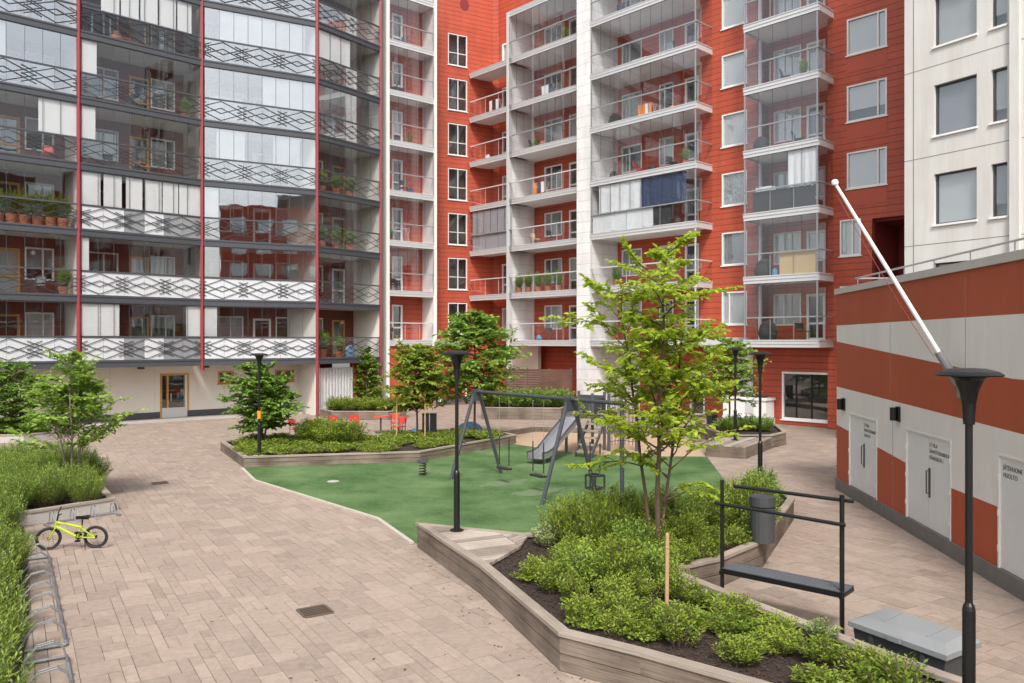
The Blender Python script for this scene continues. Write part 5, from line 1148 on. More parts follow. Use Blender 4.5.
bike = bicycle((-8.05, 15.42, 0), math.pi+.16, 'small lime yellow bicycle with black wheels parked at the rack', s=.92)
bike.rotation_euler = (R(-6), 0, math.pi+.16)
def rack(p, q, n, label, hw=.5, hh=.33, side=-1):
    p, q = Vector((p[0], p[1], 0)), Vector((q[0], q[1], 0)); u = (q-p).normalized(); s_ = Vector((-u.y, u.x, 0))*side; root = empty('bike_rack', (p+q)/2, label, 'bike rack', 'steel bike racks')
    mb = MB(); mb.tube([p+Vector((0, 0, .04)), q+Vector((0, 0, .04))], .022, 8); mb.tube([p+s_*hw+Vector((0, 0, .03)), p+Vector((0, 0, .03))], .022, 8); mb.tube([q+s_*hw+Vector((0, 0, .03)), q+Vector((0, 0, .03))], .022, 8); mb.build('ground_rail', 'galv', root)
    for i in range(n):
        c = p.lerp(q, (i+.25)/(n-.5) if n > 1 else .5); pts = []
        for e in (0, .07):
            b = c+u*e
            hoop = [b+Vector((0, 0, .05)), b+s_*(hw*.10)+Vector((0, 0, hh*.75)), b+s_*(hw*.3)+Vector((0, 0, hh)), b+s_*(hw*.65)+Vector((0, 0, hh*.92)), b+s_*(hw*.9)+Vector((0, 0, hh*.5)), b+s_*hw+Vector((0, 0, .03))]
            pts.append(hoop)
        mb = MB(); [mb.tube(h, .010, 8) for h in pts]; mb.build('hoop', 'galv', root)
    return root
rack((-8.55, 14.7), (-5.85, 10.45), 8, 'long galvanised bike rack running beside the left hedge', side=-1)
rack((-5.62, 10.05), (-4.9, 8.9), 2, 'short galvanised bike rack at the near end of the hedge', side=-1)
rack((-10.2, 17.35), (-9.2, 18.45), 4, 'small bike rack against the grey planter behind the bicycle', hw=.32, hh=.3, side=-1)
bicycle((-4.3, 48.9, 0), 2.2, 'white bicycle standing by the red ground floor wall', paint='white', s=1.25, steer=.1)

# ================================================================== FURNITURE, SCREEN, CABINET
def chair(loc, rz, label, m='redpaint'):
    root = empty('garden_chair', (0, 0, 0), label, 'chair', 'red garden chairs')
    mb = MB(); mb.box(-.22, .22, -.22, .22, .42, .46); mb.build('seat', m, root)
    mb = MB(); mb.obox((-.22, .2, .56), (.44, 0, 0), (0, .03, 0), (0, .06, .28)); mb.build('backrest', m, root)
    for sx in (-1, 1):
        for sy in (-1, 1):
            mb = MB(); mb.tube([(sx*.2, sy*.2, 0), (sx*.2, sy*.2, .42 if sy < 0 else .8)], .016, 6); mb.build('leg', 'grey_metal', root)
    return place(root, loc, rz)
ch0 = chair((-8.75, 32.4, 0), 1.3, 'red garden chair left of the pair by the bushy tree')
for loc, rz, lb in (((-6.85, 34.6, 0), 3.3, 'red garden chair half hidden above the round bush'), ((-5.05, 34.9, 0), .4, 'red garden chair facing sideways beyond the bush'), ((-4.75, 33.3, 0), -.7, 'red garden chair nearest the young trees'), ((-7.5, 34.2, 0), 2.6, 'red garden chair between the two red tables')): place(copy_tree(ch0), loc, rz, 1, lb)
def table(loc, label):
    x, y, z = loc; root = empty('garden_table', loc, label, 'table', 'red garden tables'); mb = MB(); mb.lathe(loc, [(0, .70), (.4, .70), (.4, .735), (0, .738)], 20); mb.build('table_top', 'redpaint', root); mb = MB(); mb.tube([(x, y, 0), (x, y, .7)], .035, 8); mb.lathe(loc, [(.25, 0), (.25, .02), (.03, .04)], 14); mb.build('pedestal', 'grey_metal', root)
table((-8.05, 32.7, 0), 'round red table beside the bushy tree'); table((-5.75, 34.9, 0), 'round red table beyond the round bush')
sc_ = empty('slatted_screen', (1.4, 45, 0), 'brown slatted timber screen behind the hedge planter', 'screen')
Fs_, wsc = fr2((-.35, 45.6), (3.3, 44.4)); mb = MB()
for i in range(17): Fs_.box(mb, 0, wsc, -.02, .02, .15+.135*i, .15+.135*i+.122)
mb.build('slats', 'screen_wood', sc_); mb = MB()
for a in (0, wsc/3, 2*wsc/3, wsc): Fs_.box(mb, a-.04, a+.04, -.07, -.021, 0, 2.5)
mb.build('post', 'dkmetal', sc_)
def cabinet():
    F = LF(am(8), .55); a0, a1 = span(F, 722, 767); root = empty('white_cabinet', F.pt(a0, 0, 0), 'white outdoor service cabinet against the red wall with dark covers on top', 'cabinet')
    mb = MB(); F.box(mb, a0+.06, a1-.06, -.8, 0, .3, 1.15); F.box(mb, a0+.02, a1-.02, -.82, .03, 0, .29); mb.build('body', 'white', root)
    mb = MB(); F.box(mb, a0, a1, -.85, .06, 1.153, 1.27); mb.build('worktop', 'white', root)
    mb = MB(); F.box(mb, a0+1.3, a0+1.75, .002, .03, .5, 1.02); mb.build('door', 'alu', root)
    mb = MB(); F.box(mb, a0+.9, a0+1.6, -.6, -.2, 1.273, 1.42); F.box(mb, a0+1.7, a0+2.2, -.5, -.2, 1.273, 1.38); tag(mb.build('folded_cover', 'blackcloth', loc=F.pt(a0+1.3, -.4, 1.27)), 'dark folded cover lying on the white cabinet', 'cover')
cabinet()
x, y = 8.35, 30.2
mb = MB(); mb.lathe((8.5, 33.9, 0), [(0, .0), (.22, 0), (.22, .8), (.25, .82), (.25, .9), (0, .92)], 14); tag(mb.build('litter_bin', 'grey_metal', loc=(8.5, 33.9, 0)), 'round grey litter bin behind the lamp platform', 'bin')

# ================================================================== PLANTS
zs_ = HM-.09
make_tree('young_tree', (2.35, 13.0, zs_), 5.15, 1.75, [(0, .4), (.3, .65), (.4, 1.15), (.5, 1.25), (.62, .95), (.74, .9), (.84, .95), (.93, .6), (1, .25)], 82, .115, .070, 'lf_main', 'bark', 11, trunk_r=.045, stems=3, twig=7, per=13, up=.75, label='young multi stemmed tree with bright lime leaves in the main planter',
  extras=[[(0, 0, 4.15), (.45, -.1, 4.3), (.9, -.2, 4.42), (1.3, -.25, 4.5)], [(0, 0, .95), (.35, -.1, 1.25), (.7, -.2, 1.35), (1.0, -.25, 1.2)], [(.1, 0, 1.0), (.45, -.2, 1.2), (.75, -.3, 1.2), (1.05, -.3, 1.05)], [(-.1, 0, 4.7), (-.4, -.1, 5.0), (-.55, -.1, 5.25)], [(0, 0, 4.7), (.2, .1, 5.0), (.35, .1, 5.1)]])
make_tree('young_tree', (-1.5, 32.0, .28), 4.9, 1.35, [(0, .8), (.3, 1.5), (.5, 1.75), (.7, 1.5), (.85, 1.0), (1, .4)], 95, .17, .12, 'lf_yel', 'bark', 21, trunk_r=.05, twig=8, per=11, up=.35, label='spreading green tree above the swing frame before the red wall')
make_tree('young_tree', (-3.65, 30.6, .28), 3.45, .95, [(0, .7), (.35, 1.05), (.6, 1.1), (.85, .8), (1, .3)], 95, .15, .10, 'lf_red', 'bark', 22, trunk_r=.04, twig=7, per=11, up=.7, label='small round crowned tree standing between two pale stakes')
make_tree('bushy_tree', (-9.05, 28.9, .28), 3.0, .5, [(0, .7), (.2, .9), (.5, 1.15), (.75, .85), (1, .3)], 110, .13, .09, 'lf_dark', 'bark', 23, trunk_r=.05, stems=3, twig=8, per=12, up=.45, label='dense bushy tree behind the lamp with the orange sticker')
make_tree('young_tree', (-11.0, 19.9, .24), 3.3, 1.0, [(0, .7), (.35, 1.15), (.6, 1.1), (.8, .75), (1, .3)], 76, .115, .075, 'lf_yel', 'bark_pale', 24, trunk_r=.03, stems=4, twig=7, per=12, up=1.3, label='loose airy young tree rising from the left hedge planter', bare=.45)
make_tree('bushy_tree', (-20.4, 32.3, .26), 2.9, .3, [(0, .9), (.4, 1.3), (.7, 1.1), (1, .3)], 90, .13, .09, 'lf_dark', 'bark', 25, trunk_r=.05, stems=3, twig=7, per=10, label='dark green bush at the left edge by the white wall')
make_tree('young_tree', (8.6, 31.5, .42), 3.7, 1.3, [(0, .6), (.4, .9), (.6, 1.15), (.85, .8), (1, .3)], 64, .13, .08, 'lf_dark', 'bark', 26, trunk_r=.04, twig=7, per=10, up=.3, label='small dark leaved tree in front of the canopy, right of the big tree')
make_tree('climbing_vine', mods[3][0].pt(on(mods[3][0], 368), -.15, 0), 3.6, .3, [(0, .7), (.5, .75), (.8, .5), (1, .25)], 80, .13, .1, 'lf_dark', 'bark', 27, trunk_r=.03, stems=2, twig=7, per=10, squash=.4, label='climbing vine on the red porch wall beside the curtain', cat='vine')
# stakes
for (x, y, z, h, lb) in ((2.02, 10.4, .38, 1.12, 'pale wooden stake in the shrubs near the front planter edge'), (-4.35, 30.0, .27, 1.5, 'pale wooden stake left of the round crowned tree'), (-3.25, 29.7, .27, 1.4, 'pale wooden stake right of the round crowned tree')):
    mb = MB(); mb.tube([(x, y, z-.1), (x+.01, y, z+h-.03), (x+.01, y, z+h)], [.027, .026, .02], 8); mb.lathe((x+.01, y, z+h*.83), [(.034, 0), (.034, .02)], 8); tag(mb.build('wooden_stake', 'stake', loc=(x, y, z)), lb, 'stake', 'tree stakes')
SH = [shrub_mesh('shrub', 100+i, .42, .62, 75, 26, .062, .026, ['lf_shrub', 'lf_dark', 'lf_shrub', 'lf_hedge'][i]) for i in range(4)]
SL = [shrub_mesh('shrub', 110+i, .30, .40, 45, 22, .055, .024, 'lf_shrub') for i in range(3)]
HG = [shrub_mesh('hedge_shrub', 120+i, .55, .95, 150, 34, .06, .017, 'lf_hedge', upright=1.0) for i in range(4)]
BS = [shrub_mesh('shrub', 130+i, .55, .75, 95, 22, .075, .04, 'lf_shrub') for i in range(3)]
ST = [shrub_mesh('shrub', 170+i, .48, .80, 60, 32, .066, .028, 'lf_shrub', upright=.9) for i in range(3)]
DH = [shrub_mesh('hedge_shrub', 140+i, .55, .7, 90, 22, .085, .045, 'lf_dark') for i in range(3)]
GC = [shrub_mesh('ground_cover', 150+i, .5, .20, 110, 10, .06, .04, 'lf_shrub', upright=.3) for i in range(2)]
PV = shrub_mesh('shrub', 160, .32, .42, 45, 20, .06, .035, 'lf_pale')
r = random.Random(41); pts = []; front = [(-.5, 12.56), (.57, 9.66), (1.45, 9.03), (2.5, 8.18), (3.6, 7.2), (4.5, 6.5)]
tries = 0
while tries < 6000:
    tries += 1; p = (r.uniform(-.6, 6.6), r.uniform(6.8, 20.7))
    if not inpoly(p, MAIN): continue
    df = min(segdist(p, a, b) for a, b in zip(front, front[1:])); de = min(segdist(p, MAIN[i-1], MAIN[i]) for i in range(len(MAIN)))
    near = p[1] < 10.6
    if df < (.62 if not near else .55) or de < .24: continue
    if p[1] > 12.5 and p[0] < .78: continue
    if (p[0]-2.95)**2+(p[1]-11.75)**2 < .62 or p[1] > 16.0: continue
    if p[1] < 11.6 and p[0] > 2.7 and de < .5: continue
    if (p[0]-4.36)**2+(p[1]-7.6)**2 < .1: continue
    mind = r.uniform(.38, .66)
    if any((p[0]-q[0])**2+(p[1]-q[1])**2 < mind**2 for q in pts): continue
    pts.append(p)
for p in pts:
    near = p[1] < 10.6; df = min(segdist(p, a, b) for a, b in zip(front, front[1:]))
    small = p[1] < 11.2 or df < .7 or segdist(p, (3.4, 12.95), (4.45, 14.1)) < .5
    me = r.choice(SL if small else SH+ST)
    put_mesh('shrub', me, (p[0], p[1], zs_), r.uniform(0, 6.28), r.uniform(.85, 1.2), 'low fresh green shrub among many filling the long foreground planter', 'shrub', 'shrubs in the foreground planter', sz=r.uniform(.62, 1.4)*(.92 if p[1] < 11.6 else 1))
put_mesh('shrub', PV, (.62, 14.0, zs_), 0, .9, 'pale variegated shrub at the corner of the deck', 'shrub'); put_mesh('shrub', PV, (3.7, 9.5, zs_), 2, .7, 'small pale leaved shrub near the grit box', 'shrub')
for p in ((5.75, 18.4), (6.0, 19.2), (5.6, 17.5)): put_mesh('shrub', SH[1], (p[0], p[1], zs_), p[1], 1.0, 'low fresh green shrub among many filling the long foreground planter', 'shrub', 'shrubs in the foreground planter')
# left hedge along the racks and in the concrete planter
hp = []; tries = 0; HP = [(-9.5, 18.6), (-10.7, 17.4), (-9.7, 15.6), (-6.92, 11.15), (-5.5, 8.6), (-4.3, 6.6), (-9, 6.0), (-18, 16.8), (-17, 23.2), (-13.0, 23.8), (-11.2, 21.6)]
bed = [(-10.5, 17.1), (-9.6, 15.75), (-6.85, 11.3), (-5.45, 8.75), (-4.6, 7.2), (-9, 6.5), (-16, 15.5), (-14, 16.9)]
mb = MB(); mb.prism(ccw(bed), 0, .06); tag(mb.build('hedge_bed', 'soil'), kind='structure')
while tries < 5000:
    tries += 1; p = (r.uniform(-18, -4), r.uniform(6.6, 24))
    if not inpoly(p, HP) or min(segdist(p, HP[i-1], HP[i]) for i in range(len(HP))) < .22: continue
    if p[0] < -.70*p[1]-1.2: continue
    if any((p[0]-q[0])**2+(p[1]-q[1])**2 < .56**2 for q in hp): continue
    hp.append(p)
for p in hp:
    inpl = inpoly(p, PL)
    put_mesh('hedge_shrub', r.choice(HG), (p[0], p[1], .22 if inpl else .05), r.uniform(0, 6.28), r.uniform(.9, 1.15), 'feathery green hedge shrub in the grey planter at left' if inpl else 'feathery green hedge shrub in the row behind the bike rack', 'hedge', 'hedge in the grey planter' if inpl else 'hedge behind the bike rack', sz=r.uniform(.85, 1.05)*(.95 if inpl else 1))
# planter 1 : mound of bushes and ground cover
for i in range(9): put_mesh('shrub', r.choice(BS), (-6.3+r.uniform(-1.15, 1.15), 28.7+r.uniform(-.5, .6), .27), r.random()*6, r.uniform(1.0, 1.3), 'rounded green bush in the mound before the red chairs', 'shrub', 'bushes forming the mound in the far planter')
gcp = []
for t in range(900):
    p = (r.uniform(-10.3, .1), r.uniform(25.3, 32.8))
    if inpoly(p, inset(P1, .5)) and not any((p[0]-q[0])**2+(p[1]-q[1])**2 < .5 for q in gcp): gcp.append(p)
gv, = [GC]
def joined(name, meshes, pts_, z, sc, mats, keep=lambda p: True):
    """one leafy mat out of many tufts"""
    C = []; faces = []; tone = []; base = 0; mi = []
    for p in pts_:
        if not keep(p): continue
        me = r.choice(meshes); n = len(me.vertices); co = np.empty(n*3); me.vertices.foreach_get("co", co); co = co.reshape(-1, 3)*r.uniform(.9, 1.3)*sc; a = r.uniform(0, 6.28); ca, sa = math.cos(a), math.sin(a)
        co = np.stack([co[:, 0]*ca-co[:, 1]*sa+p[0], co[:, 0]*sa+co[:, 1]*ca+p[1], co[:, 2]+z], 1); C.append(co)
        f = np.empty(len(me.loops), np.int32); me.loops.foreach_get("vertex_index", f); faces.append(f.reshape(-1, 4)+base); base += n
        t_ = np.empty(n, np.float32); me.attributes['tone'].data.foreach_get("value", t_); tone.append(t_)
        m_ = np.empty(len(me.polygons), np.int32); me.polygons.foreach_get("material_index", m_); mi.append(m_)
    V = np.concatenate(C); F = np.concatenate(faces); me = bpy.data.meshes.new(name)
    me.vertices.add(len(V)); me.vertices.foreach_set("co", V.ravel()); me.loops.add(F.size); me.loops.foreach_set("vertex_index", F.ravel()); me.polygons.add(len(F))
    me.polygons.foreach_set("loop_start", np.arange(0, F.size, 4, dtype=np.int32)); me.polygons.foreach_set("loop_total", np.full(len(F), 4, dtype=np.int32)); me.polygons.foreach_set("material_index", np.concatenate(mi))
    for q in mats: me.materials.append(M[q])
    at = me.attributes.new("tone", 'FLOAT', 'POINT'); at.data.foreach_set("value", np.concatenate(tone)); me.update(calc_edges=True)
    o = bpy.data.objects.new(name, me); col.objects.link(o); return o
o = joined('ground_cover', GC, [p for p in gcp if p[0] < -2.2 or r.random() < .35], .27, 1.15, ['lf_shrub', 'bark']); tag(o, 'low leafy ground cover in the far timber planter', 'ground cover', kind='stuff')
o = joined('ground_cover', GC, [(p[0]+r.uniform(-.3, .3), p[1]+r.uniform(-.3, .3)) for p in pts for _ in (0,) if r.random() < .5 and p[0] < 4.2 and p[1] < 13], zs_, .62, ['lf_shrub', 'bark']); tag(o, 'low leafy undergrowth between the shrubs of the foreground planter', 'ground cover', kind='stuff')
# hedge planter 3, planter 5, planter 4, far left
for i in range(7): put_mesh('hedge_shrub', r.choice(DH), (-1.05+.62*i, 41.75+r.uniform(-.15, .25), .5), r.random()*6, 1.45, 'dense clipped hedge shrub before the slatted screen', 'hedge', 'hedge before the slatted screen')
for i in range(9): put_mesh('shrub', r.choice(BS), (-9.3+.42*i, 41.5+r.uniform(-.3, .5), .35), r.random()*6, 1.05, 'round green bush in the planter before the curtained porch', 'shrub', 'bushes before the curtained porch')
for i in range(4): put_mesh('shrub', r.choice(DH), (8.5+.5*i, 31.6+r.uniform(-.5, .6), .4), r.random()*6, .95, 'dark green bush in the planter by the lamp platform', 'shrub', 'bushes by the lamp platform')
for i in range(6): put_mesh('shrub', r.choice(DH), (-22.2+.6*i, 32.3+r.uniform(-.3, .3), .26), r.random()*6, 1.0, 'dark green low bush at the foot of the far left bush', 'shrub', 'low bushes at the far left')
# pale stones at the notch
for i, px in enumerate((2.62, 2.8, 2.95)):
    mb = MB(); mb.lathe((px, 11.75-.45*i*.6, HM-.1), [(.0, 0), (.085, .01), (.09, .035), (.05, .06), (0, .065)], 7); tag(mb.build('edge_stone', 'stone', loc=(px, 11.75-.27*i, HM-.1), smooth=True), ['pale edge stone furthest back by the bench post', 'pale edge stone between two others by the bench post', 'pale edge stone nearest the bench post'][i], 'stone', 'pale edge stones')

# ================================================================== THINGS ON THE BALCONIES
ORD = ['first', 'second', 'third', 'fourth', 'fifth', 'sixth', 'seventh', 'eighth']
def pot_plant(p, s, label, lm='lf_dark'):
    root = empty('potted_plant', p, label, 'plant'); mb = MB(); mb.lathe(p, [(0, 0), (.11*s, 0), (.15*s, .26*s), (.13*s, .26*s), (0, .22*s)], 12); mb.build('pot', 'terracotta', root)
    o = bpy.data.objects.new('foliage', DH[0] if lm == 'lf_dark' else BS[0]); col.objects.link(o); o.parent = root; o.location = (0, 0, .22*s); o.scale = (.42*s, .42*s, .9*s)
def small_chair(p, rz, label, m): return place(tag(chair((0, 0, 0), 0, label, m), group='balcony chairs'), p, rz, 1)
def drying(p, F, label, ms):
    root = empty('drying_rack', p, label, 'drying rack'); mb = MB(); p = Vector(p); u = F.t
    for s_ in (-.5, .5): mb.tube([p+u*s_-F.n*.2, p+u*s_+F.n*.2+Vector((0, 0, .95))], .012, 5); mb.tube([p+u*s_+F.n*.2, p+u*s_-F.n*.2+Vector((0, 0, .95))], .012, 5)
    for e in (-.2, 0, .2): mb.tube([p-u*.5+F.n*e+Vector((0, 0, .95)), p+u*.5+F.n*e+Vector((0, 0, .95))], .008, 5)
    mb.build('rack', 'alu', root)
    for i, m_ in enumerate(ms): mb = MB(); mb.obox(p-u*.45+u*(.95*i/len(ms))+F.n*.19+Vector((0, 0, .3+.1*(i % 2))), u*(.75/len(ms)), F.n*.02, (0, 0, .66-.1*(i % 2))); mb.build('garment', m_, root)
def sheet(F, a0, a1, o, z0, z1, m_, label, name='hanging_sheet', cat='cloth', waves=.02):
    mb = MB(); n = 26; rr = random.Random(int(a0*100+z0*10)); f = [waves*math.sin(i*.9+rr.random()*.8) for i in range(n+1)]; bt = [rr.uniform(-.06, .02) for _ in range(n+1)]
    for i in range(n):
        for (za, zb) in ((0, .5), (.5, 1)):
            def P(j, z): return F.pt(a0+(a1-a0)*j/n, o+f[j]*(1.2-z), z0+bt[j]*(1-z)+(z1-z0)*z)
            mb.face([P(i, za), P(i+1, za), P(i+1, zb), P(i, zb)])
    ob = mb.build(name, m_, loc=F.pt(a0, o, z0)); md = ob.modifiers.new('thickness', 'SOLIDIFY'); md.thickness = .006
    return tag(ob, label, cat)
def bag(p, s, m_, label):
    mb = MB(); rr = random.Random(int(p[0]*77)); prof = [(0, 0), (.24, .02), (.28, .2), (.22, .42), (.1, .55), (0, .57)]; mb.lathe(p, [(a*s*rr.uniform(.85, 1.1), b*s) for a, b in prof], 11); return tag(mb.build('bag', m_, loc=p, smooth=True), label, 'bag')
# wide glazed column (FG)
z = ZF+6
sheet(FG, .55, 3.45, -.07, z+1.15, z+2.66, 'cloth', 'pale sheet hung across the upper half of the wide third balcony')
sheet(FG, 3.5, 6.3, -.08, z+1.15, z+2.66, 'navy', 'navy blue sheet hung beside the pale one on a wide balcony')
sheet(FG, .1, 4.25, -.05, z+.08, z+1.05, 'cloth', 'white sheet covering the lower half of the wide third balcony')
mb = MB(); FG.box(mb, 4.3, 5.4, -.06, -.04, z+.05, z+1.05); tag(mb.build('dark_board', 'blackcloth', loc=FG.pt(4.8, -.05, z)), 'dark board standing beside the white balcony sheet', 'board')
drying(FG.pt(3.0, -1.2, ZF+12), FG, 'drying rack with orange laundry on a wide upper balcony', ['orange', 'orange', 'cloth', 'orange'])
bag(FG.pt(4.9, -.9, ZF+12), .8, 'orange', 'orange bundle right of the orange laundry')
bag(FG.pt(1.0, -.9, ZF+12), 1.5, 'blackcloth', 'big black covered heap left of the orange laundry')
bag(FG.pt(1.0, -.8, ZF+9), 1.0, 'blackcloth', 'black heap on the wide balcony below the orange laundry')
small_chair(FG.pt(4.8, -1.0, ZF+9), .5, 'dark chair on the wide balcony below the orange laundry', 'blackcloth')
small_chair(FG.pt(5.2, -1.0, ZF+15), 1.5, 'dark chair on the wide balcony above the orange laundry', 'blackcloth')
mb = MB(); FG.box(mb, 2.0, 3.0, -1.6, -1.1, ZF+15.01, ZF+15.6); tag(mb.build('storage_box', 'blind', loc=FG.pt(2.5, -1.3, ZF+15)), 'white storage box on the wide balcony above the orange laundry', 'box')
pot_plant(FG.pt(1.2, -.8, ZF+3), 1.5, 'potted plant on the wide second balcony behind the big tree'); small_chair(FG.pt(4.2, -1.1, ZF+3), 2, 'brown chair on the wide second balcony behind the big tree', 'terracotta')
pot_plant(FG.pt(1.0, -.9, ZF), 1.2, 'potted plant with flowers on the wide lowest balcony', 'lf_shrub')
# corner balconies (FC)
z = ZF+6
mb = MB(); FC.box(mb, .4, wC-.15, -.09, -.07, z+.06, z+1.02); tag(mb.build('dark_screen', 'blackcloth', loc=FC.pt(1.8, -.08, z)), 'dark cloth screen covering the parapet of a corner balcony', 'screen')
sheet(FC, wC-1.45, wC-.06, -.08, z+1.0, z+2.66, 'cloth', 'white curtain at the right end of the dark screened balcony', waves=.03)
mb = MB(); FC.box(mb, .5, 1.3, -.6, -.15, z+1.05, z+1.25); tag(mb.build('storage_box', 'cloth', loc=FC.pt(.9, -.4, z+1.05)), 'white box standing behind the dark screened parapet', 'box')
z = ZF+3
mb = MB(); FC.box(mb, 1.75, 3.5, -.10, -.07, z+.05, z+1.08); tag(mb.build('tan_board', 'cardboard', loc=FC.pt(2.6, -.08, z)), 'tan board leaning inside the glass of a corner balcony', 'board')
bag(FC.pt(.75, -.5, z+.01), 1.6, 'blackcloth', 'large black bag left of the tan board'); bag(FC.pt(1.4, -.35, z+.01), .7, 'blue', 'blue bag between the black bag and tan board')
z = ZF; bag(FC.pt(.95, -.5, z+.01), 1.7, 'blackcloth', 'black draped bundle on the lowest corner balcony'); small_chair(FC.pt(2.4, -1.0, z), .3, 'black folding chair on the lowest corner balcony', 'blackcloth')
z = ZF+9; bag(FC.pt(.6, -.5, z+.01), 1.3, 'blackcloth', 'dark exercise gear heap on the fourth corner balcony'); small_chair(FC.pt(2.1, -1.2, ZF+9), 1, 'dark chair on the fourth corner balcony', 'blackcloth')
# middle column (FM)
drying(FM.pt(2.0, -.9, ZF+9), FM, 'drying rack with orange and blue clothes on the fourth balcony of the white pillar column', ['orange', 'navy', 'cloth'])
small_chair(FM.pt(1.6, -.8, ZF+6), .8, 'tan wicker chair on the third balcony left of the white pillar', 'cardboard'); small_chair(FM.pt(2.9, -.9, ZF+6), 2.2, 'black chair beside the wicker chair left of the white pillar', 'blackcloth')
for i in range(5): pot_plant(FM.pt(.5+.85*i, -.4, ZF+3), 1.5, 'leafy balcony plant in the row on the second balcony left of the white pillar'); 
for o in [o for o in bpy.data.objects if o.get('label', '').startswith('leafy balcony plant in the row')]: o['group'] = 'row of balcony plants'
small_chair(FM.pt(2.6, -1.0, ZF), .2, 'dark folding chair on the lowest balcony left of the white pillar', 'plastic_dark'); bag(FM.pt(1.9, -.8, ZF), .7, 'blue', 'small blue bundle on the lowest balcony left of the white pillar')
pot_plant(FM.pt(1.5, -.8, ZF+12), 1.0, 'small plant on the fifth balcony left of the white pillar'); pot_plant(FM.pt(4.4, -.5, ZF+18), 1.1, 'bright green plant on the top balcony left of the white pillar', 'lf_shrub')
small_chair(FM.pt(1.2, -1.0, ZF+12), 1.2, 'dark lounge chair on the fifth balcony left of the white pillar', 'plastic_dark'); bag(FM.pt(1.0, -.7, ZF+15), .7, 'plastic_dark', 'grey bundle on the sixth balcony left of the white pillar')
# narrow column (FE)
for k, f in ((0, .5), (1, 1.0), (3, 1.5), (5, .8), (6, 1.5)): small_chair(FE.pt(f, -.8, ZF+3*k), k, f'dark chair on the {ORD[k]} balcony of the narrow white column', 'plastic_dark')
pot_plant(FE.pt(.5, -.6, ZF+6), .9, 'potted plant on the third balcony of the narrow white column'); bag(FE.pt(1.3, -.6, ZF+15), .9, 'blackcloth', 'black bag on the sixth balcony of the narrow white column'); drying(FE.pt(1.4, -.9, ZF+6), FE, 'empty drying rack on the third balcony of the narrow white column', [])
# recessed corner balconies
bag(Fsm.pt(1.2, -.5, ZF+12), .8, 'cloth', 'pale bundle on a recessed corner balcony with red walls'); drying(Fsm.pt(1.8, -.7, ZF+15), Fsm, 'drying rack with pale clothes on the top recessed balcony', ['cloth', 'blackcloth', 'cloth'])
# left wing
F3 = mods[3][0]; F2 = mods[1][0]; F1 = mods[0][0]
pot_plant(F3.pt(.9, -.7, 3.1), 1.8, 'large plant on the lowest balcony with the yellow door'); pot_plant(F3.pt(2.0, -.6, 3.1), 1.4, 'second plant beside the blue bag on the yellow door balcony'); bag(F3.pt(2.7, -.5, 3.11), 1.2, 'blue', 'blue bag on the lowest lattice balcony with yellow door')
for i, k in enumerate((2, 3)):
    for j in range(3): pot_plant(F3.pt(.7+1.0*j, -.5, 3.1+3*k), 1.5, f'leafy plant in the row on the {ORD[k]} lattice balcony by the corner'); 
for o in [o for o in bpy.data.objects if 'lattice balcony by the corner' in o.get('label', '')]: o['group'] = 'plants on '+o['label'].split(' on the ')[1]
for j in range(8): pot_plant(F1.pt(1.6+.5*j, -.35, 3.1+6), 1.7, 'bushy brownish plant in the planting on the far left lattice balcony', 'lf_shrub')
for o in [o for o in bpy.data.objects if 'bushy brownish' in o.get('label', '')]: o['group'] = 'planting on the far left balcony'
small_chair(F1.pt(4.6, -.9, 3.1+9), .4, 'red chair on a lattice balcony at the left edge', 'redpaint'); small_chair(F1.pt(4.3, -.9, 3.1+3), .4, 'grey chair on the second lattice balcony at the left edge', 'plastic_grey'); pot_plant(F1.pt(5.2, -.7, 3.1+3), 1.5, 'potted plant on the second lattice balcony at the left edge')
small_chair(F2.pt(3.2, -1.0, 3.1+9), 2, 'brown chair on the fourth lattice balcony between red posts', 'terracotta'); small_chair(F2.pt(1.6, -1.0, 3.1+9), 1, 'dark chair left of a brown one on the fourth lattice balcony', 'plastic_dark'); pot_plant(F2.pt(5.0, -.7, 3.1+12), 1.3, 'potted plant on the fifth lattice balcony between red posts')
bag(F2.pt(1.7, -.5, 3.1+15.01), 1.0, 'terracotta', 'brown bundle on the sixth lattice balcony'); small_chair(F3.pt(1.2, -.9, 3.1+3), 2, 'dark chair on the second lattice balcony by the corner', 'plastic_dark')

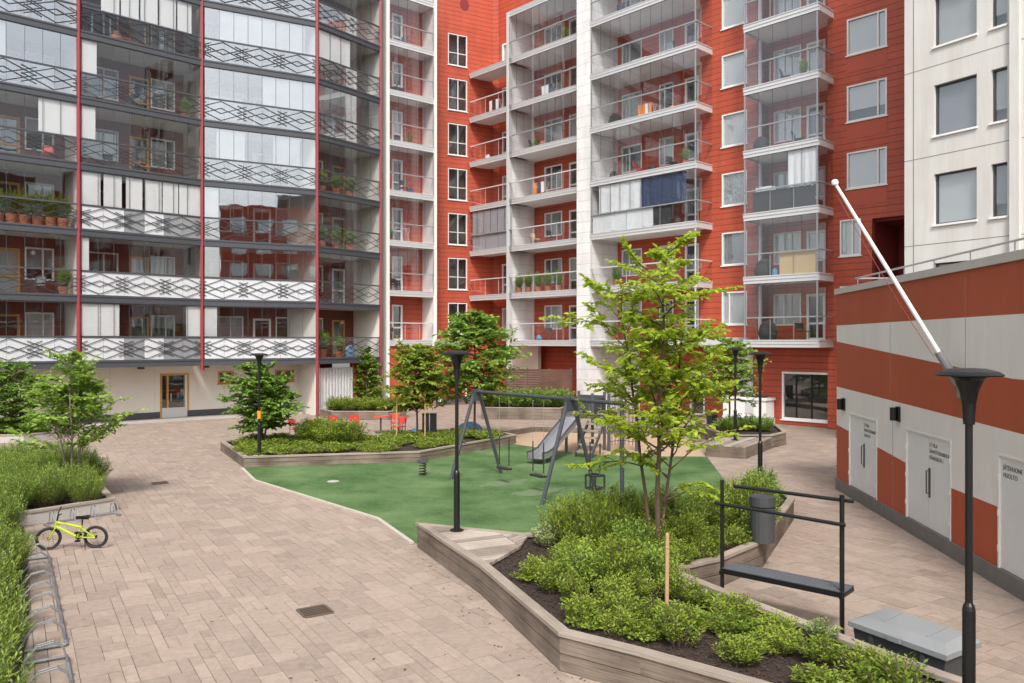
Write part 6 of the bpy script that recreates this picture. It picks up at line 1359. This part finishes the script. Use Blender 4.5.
# dirt and fallen bits along the planter foot and on the paving
r = random.Random(77); mb = MB(); ft = [(-1.86, 15.5), (-.5, 12.56), (.57, 9.66), (1.45, 9.03), (2.5, 8.18)]
for i in range(370):
    if i < 110:
        k = r.randrange(4); a, b = Vector(ft[k]), Vector(ft[k+1]); q = a.lerp(b, r.random())+Vector((-.9, -.42)).normalized()*(.03+abs(r.gauss(0, .22)))
    else: q = Vector((r.uniform(-9, 9), r.uniform(8.5, 26)))
    if i >= 110 and (inpoly(q, MAIN) or inpoly(q, GREEN)): continue
    a = r.uniform(0, 6.28); l = r.uniform(.008, .03); d = Vector((math.cos(a), math.sin(a), 0))*l; e = Vector((-math.sin(a), math.cos(a), 0))*l*r.uniform(.3, .7); c = Vector((q.x, q.y, .006))
    mb.face([c-d, c+e, c+d+Vector((0, 0, .006)), c-e])
tag(mb.build('fallen_litter', 'chip', normals=False), 'fallen bark bits and leaves scattered on the paving', 'litter', kind='stuff')

# more belongings on the glazed balconies
small_chair(FG.pt(2.6, -1.0, ZF+9), 1.0, 'red chair on the wide fourth balcony right of the white pillar', 'redpaint'); drying(FG.pt(1.5, -1.2, ZF+18), FG, 'drying rack with dark clothes on the wide top balcony', ['blackcloth', 'navy', 'blackcloth'])
bag(FG.pt(3.6, -.9, ZF+9), .9, 'blackcloth', 'black bag beside the red chair on the wide fourth balcony'); pot_plant(FG.pt(5.9, -.6, ZF+9), 1.2, 'potted plant at the open end of the wide fourth balcony')
bag(FM.pt(2.2, -.8, ZF+12), 1.0, 'terracotta', 'brown bundle on the fifth balcony left of the white pillar'); drying(FM.pt(2.6, -1.0, ZF+15), FM, 'drying rack with white laundry on the sixth balcony left of the white pillar', ['cloth', 'cloth', 'navy'])
pot_plant(FC.pt(2.6, -.7, ZF+12), 1.1, 'potted plant on the fifth corner balcony'); small_chair(FC.pt(1.6, -1.0, ZF+12), 1.0, 'dark chair on the fifth corner balcony', 'plastic_dark')
bag(FE.pt(1.9, -.6, ZF+9), .8, 'navy', 'navy bag on the fourth balcony of the narrow white column'); pot_plant(FE.pt(1.8, -.5, ZF+12), .9, 'potted plant on the fifth balcony of the narrow white column')
small_chair(F2.pt(2.6, -1.0, 3.1+12), 1.2, 'dark chair left of the plant on the fifth lattice balcony', 'plastic_dark'); small_chair(F2.pt(2.2, -1.0, 3.1+15), 2.2, 'red chair by the brown bundle on the sixth lattice balcony', 'redpaint')
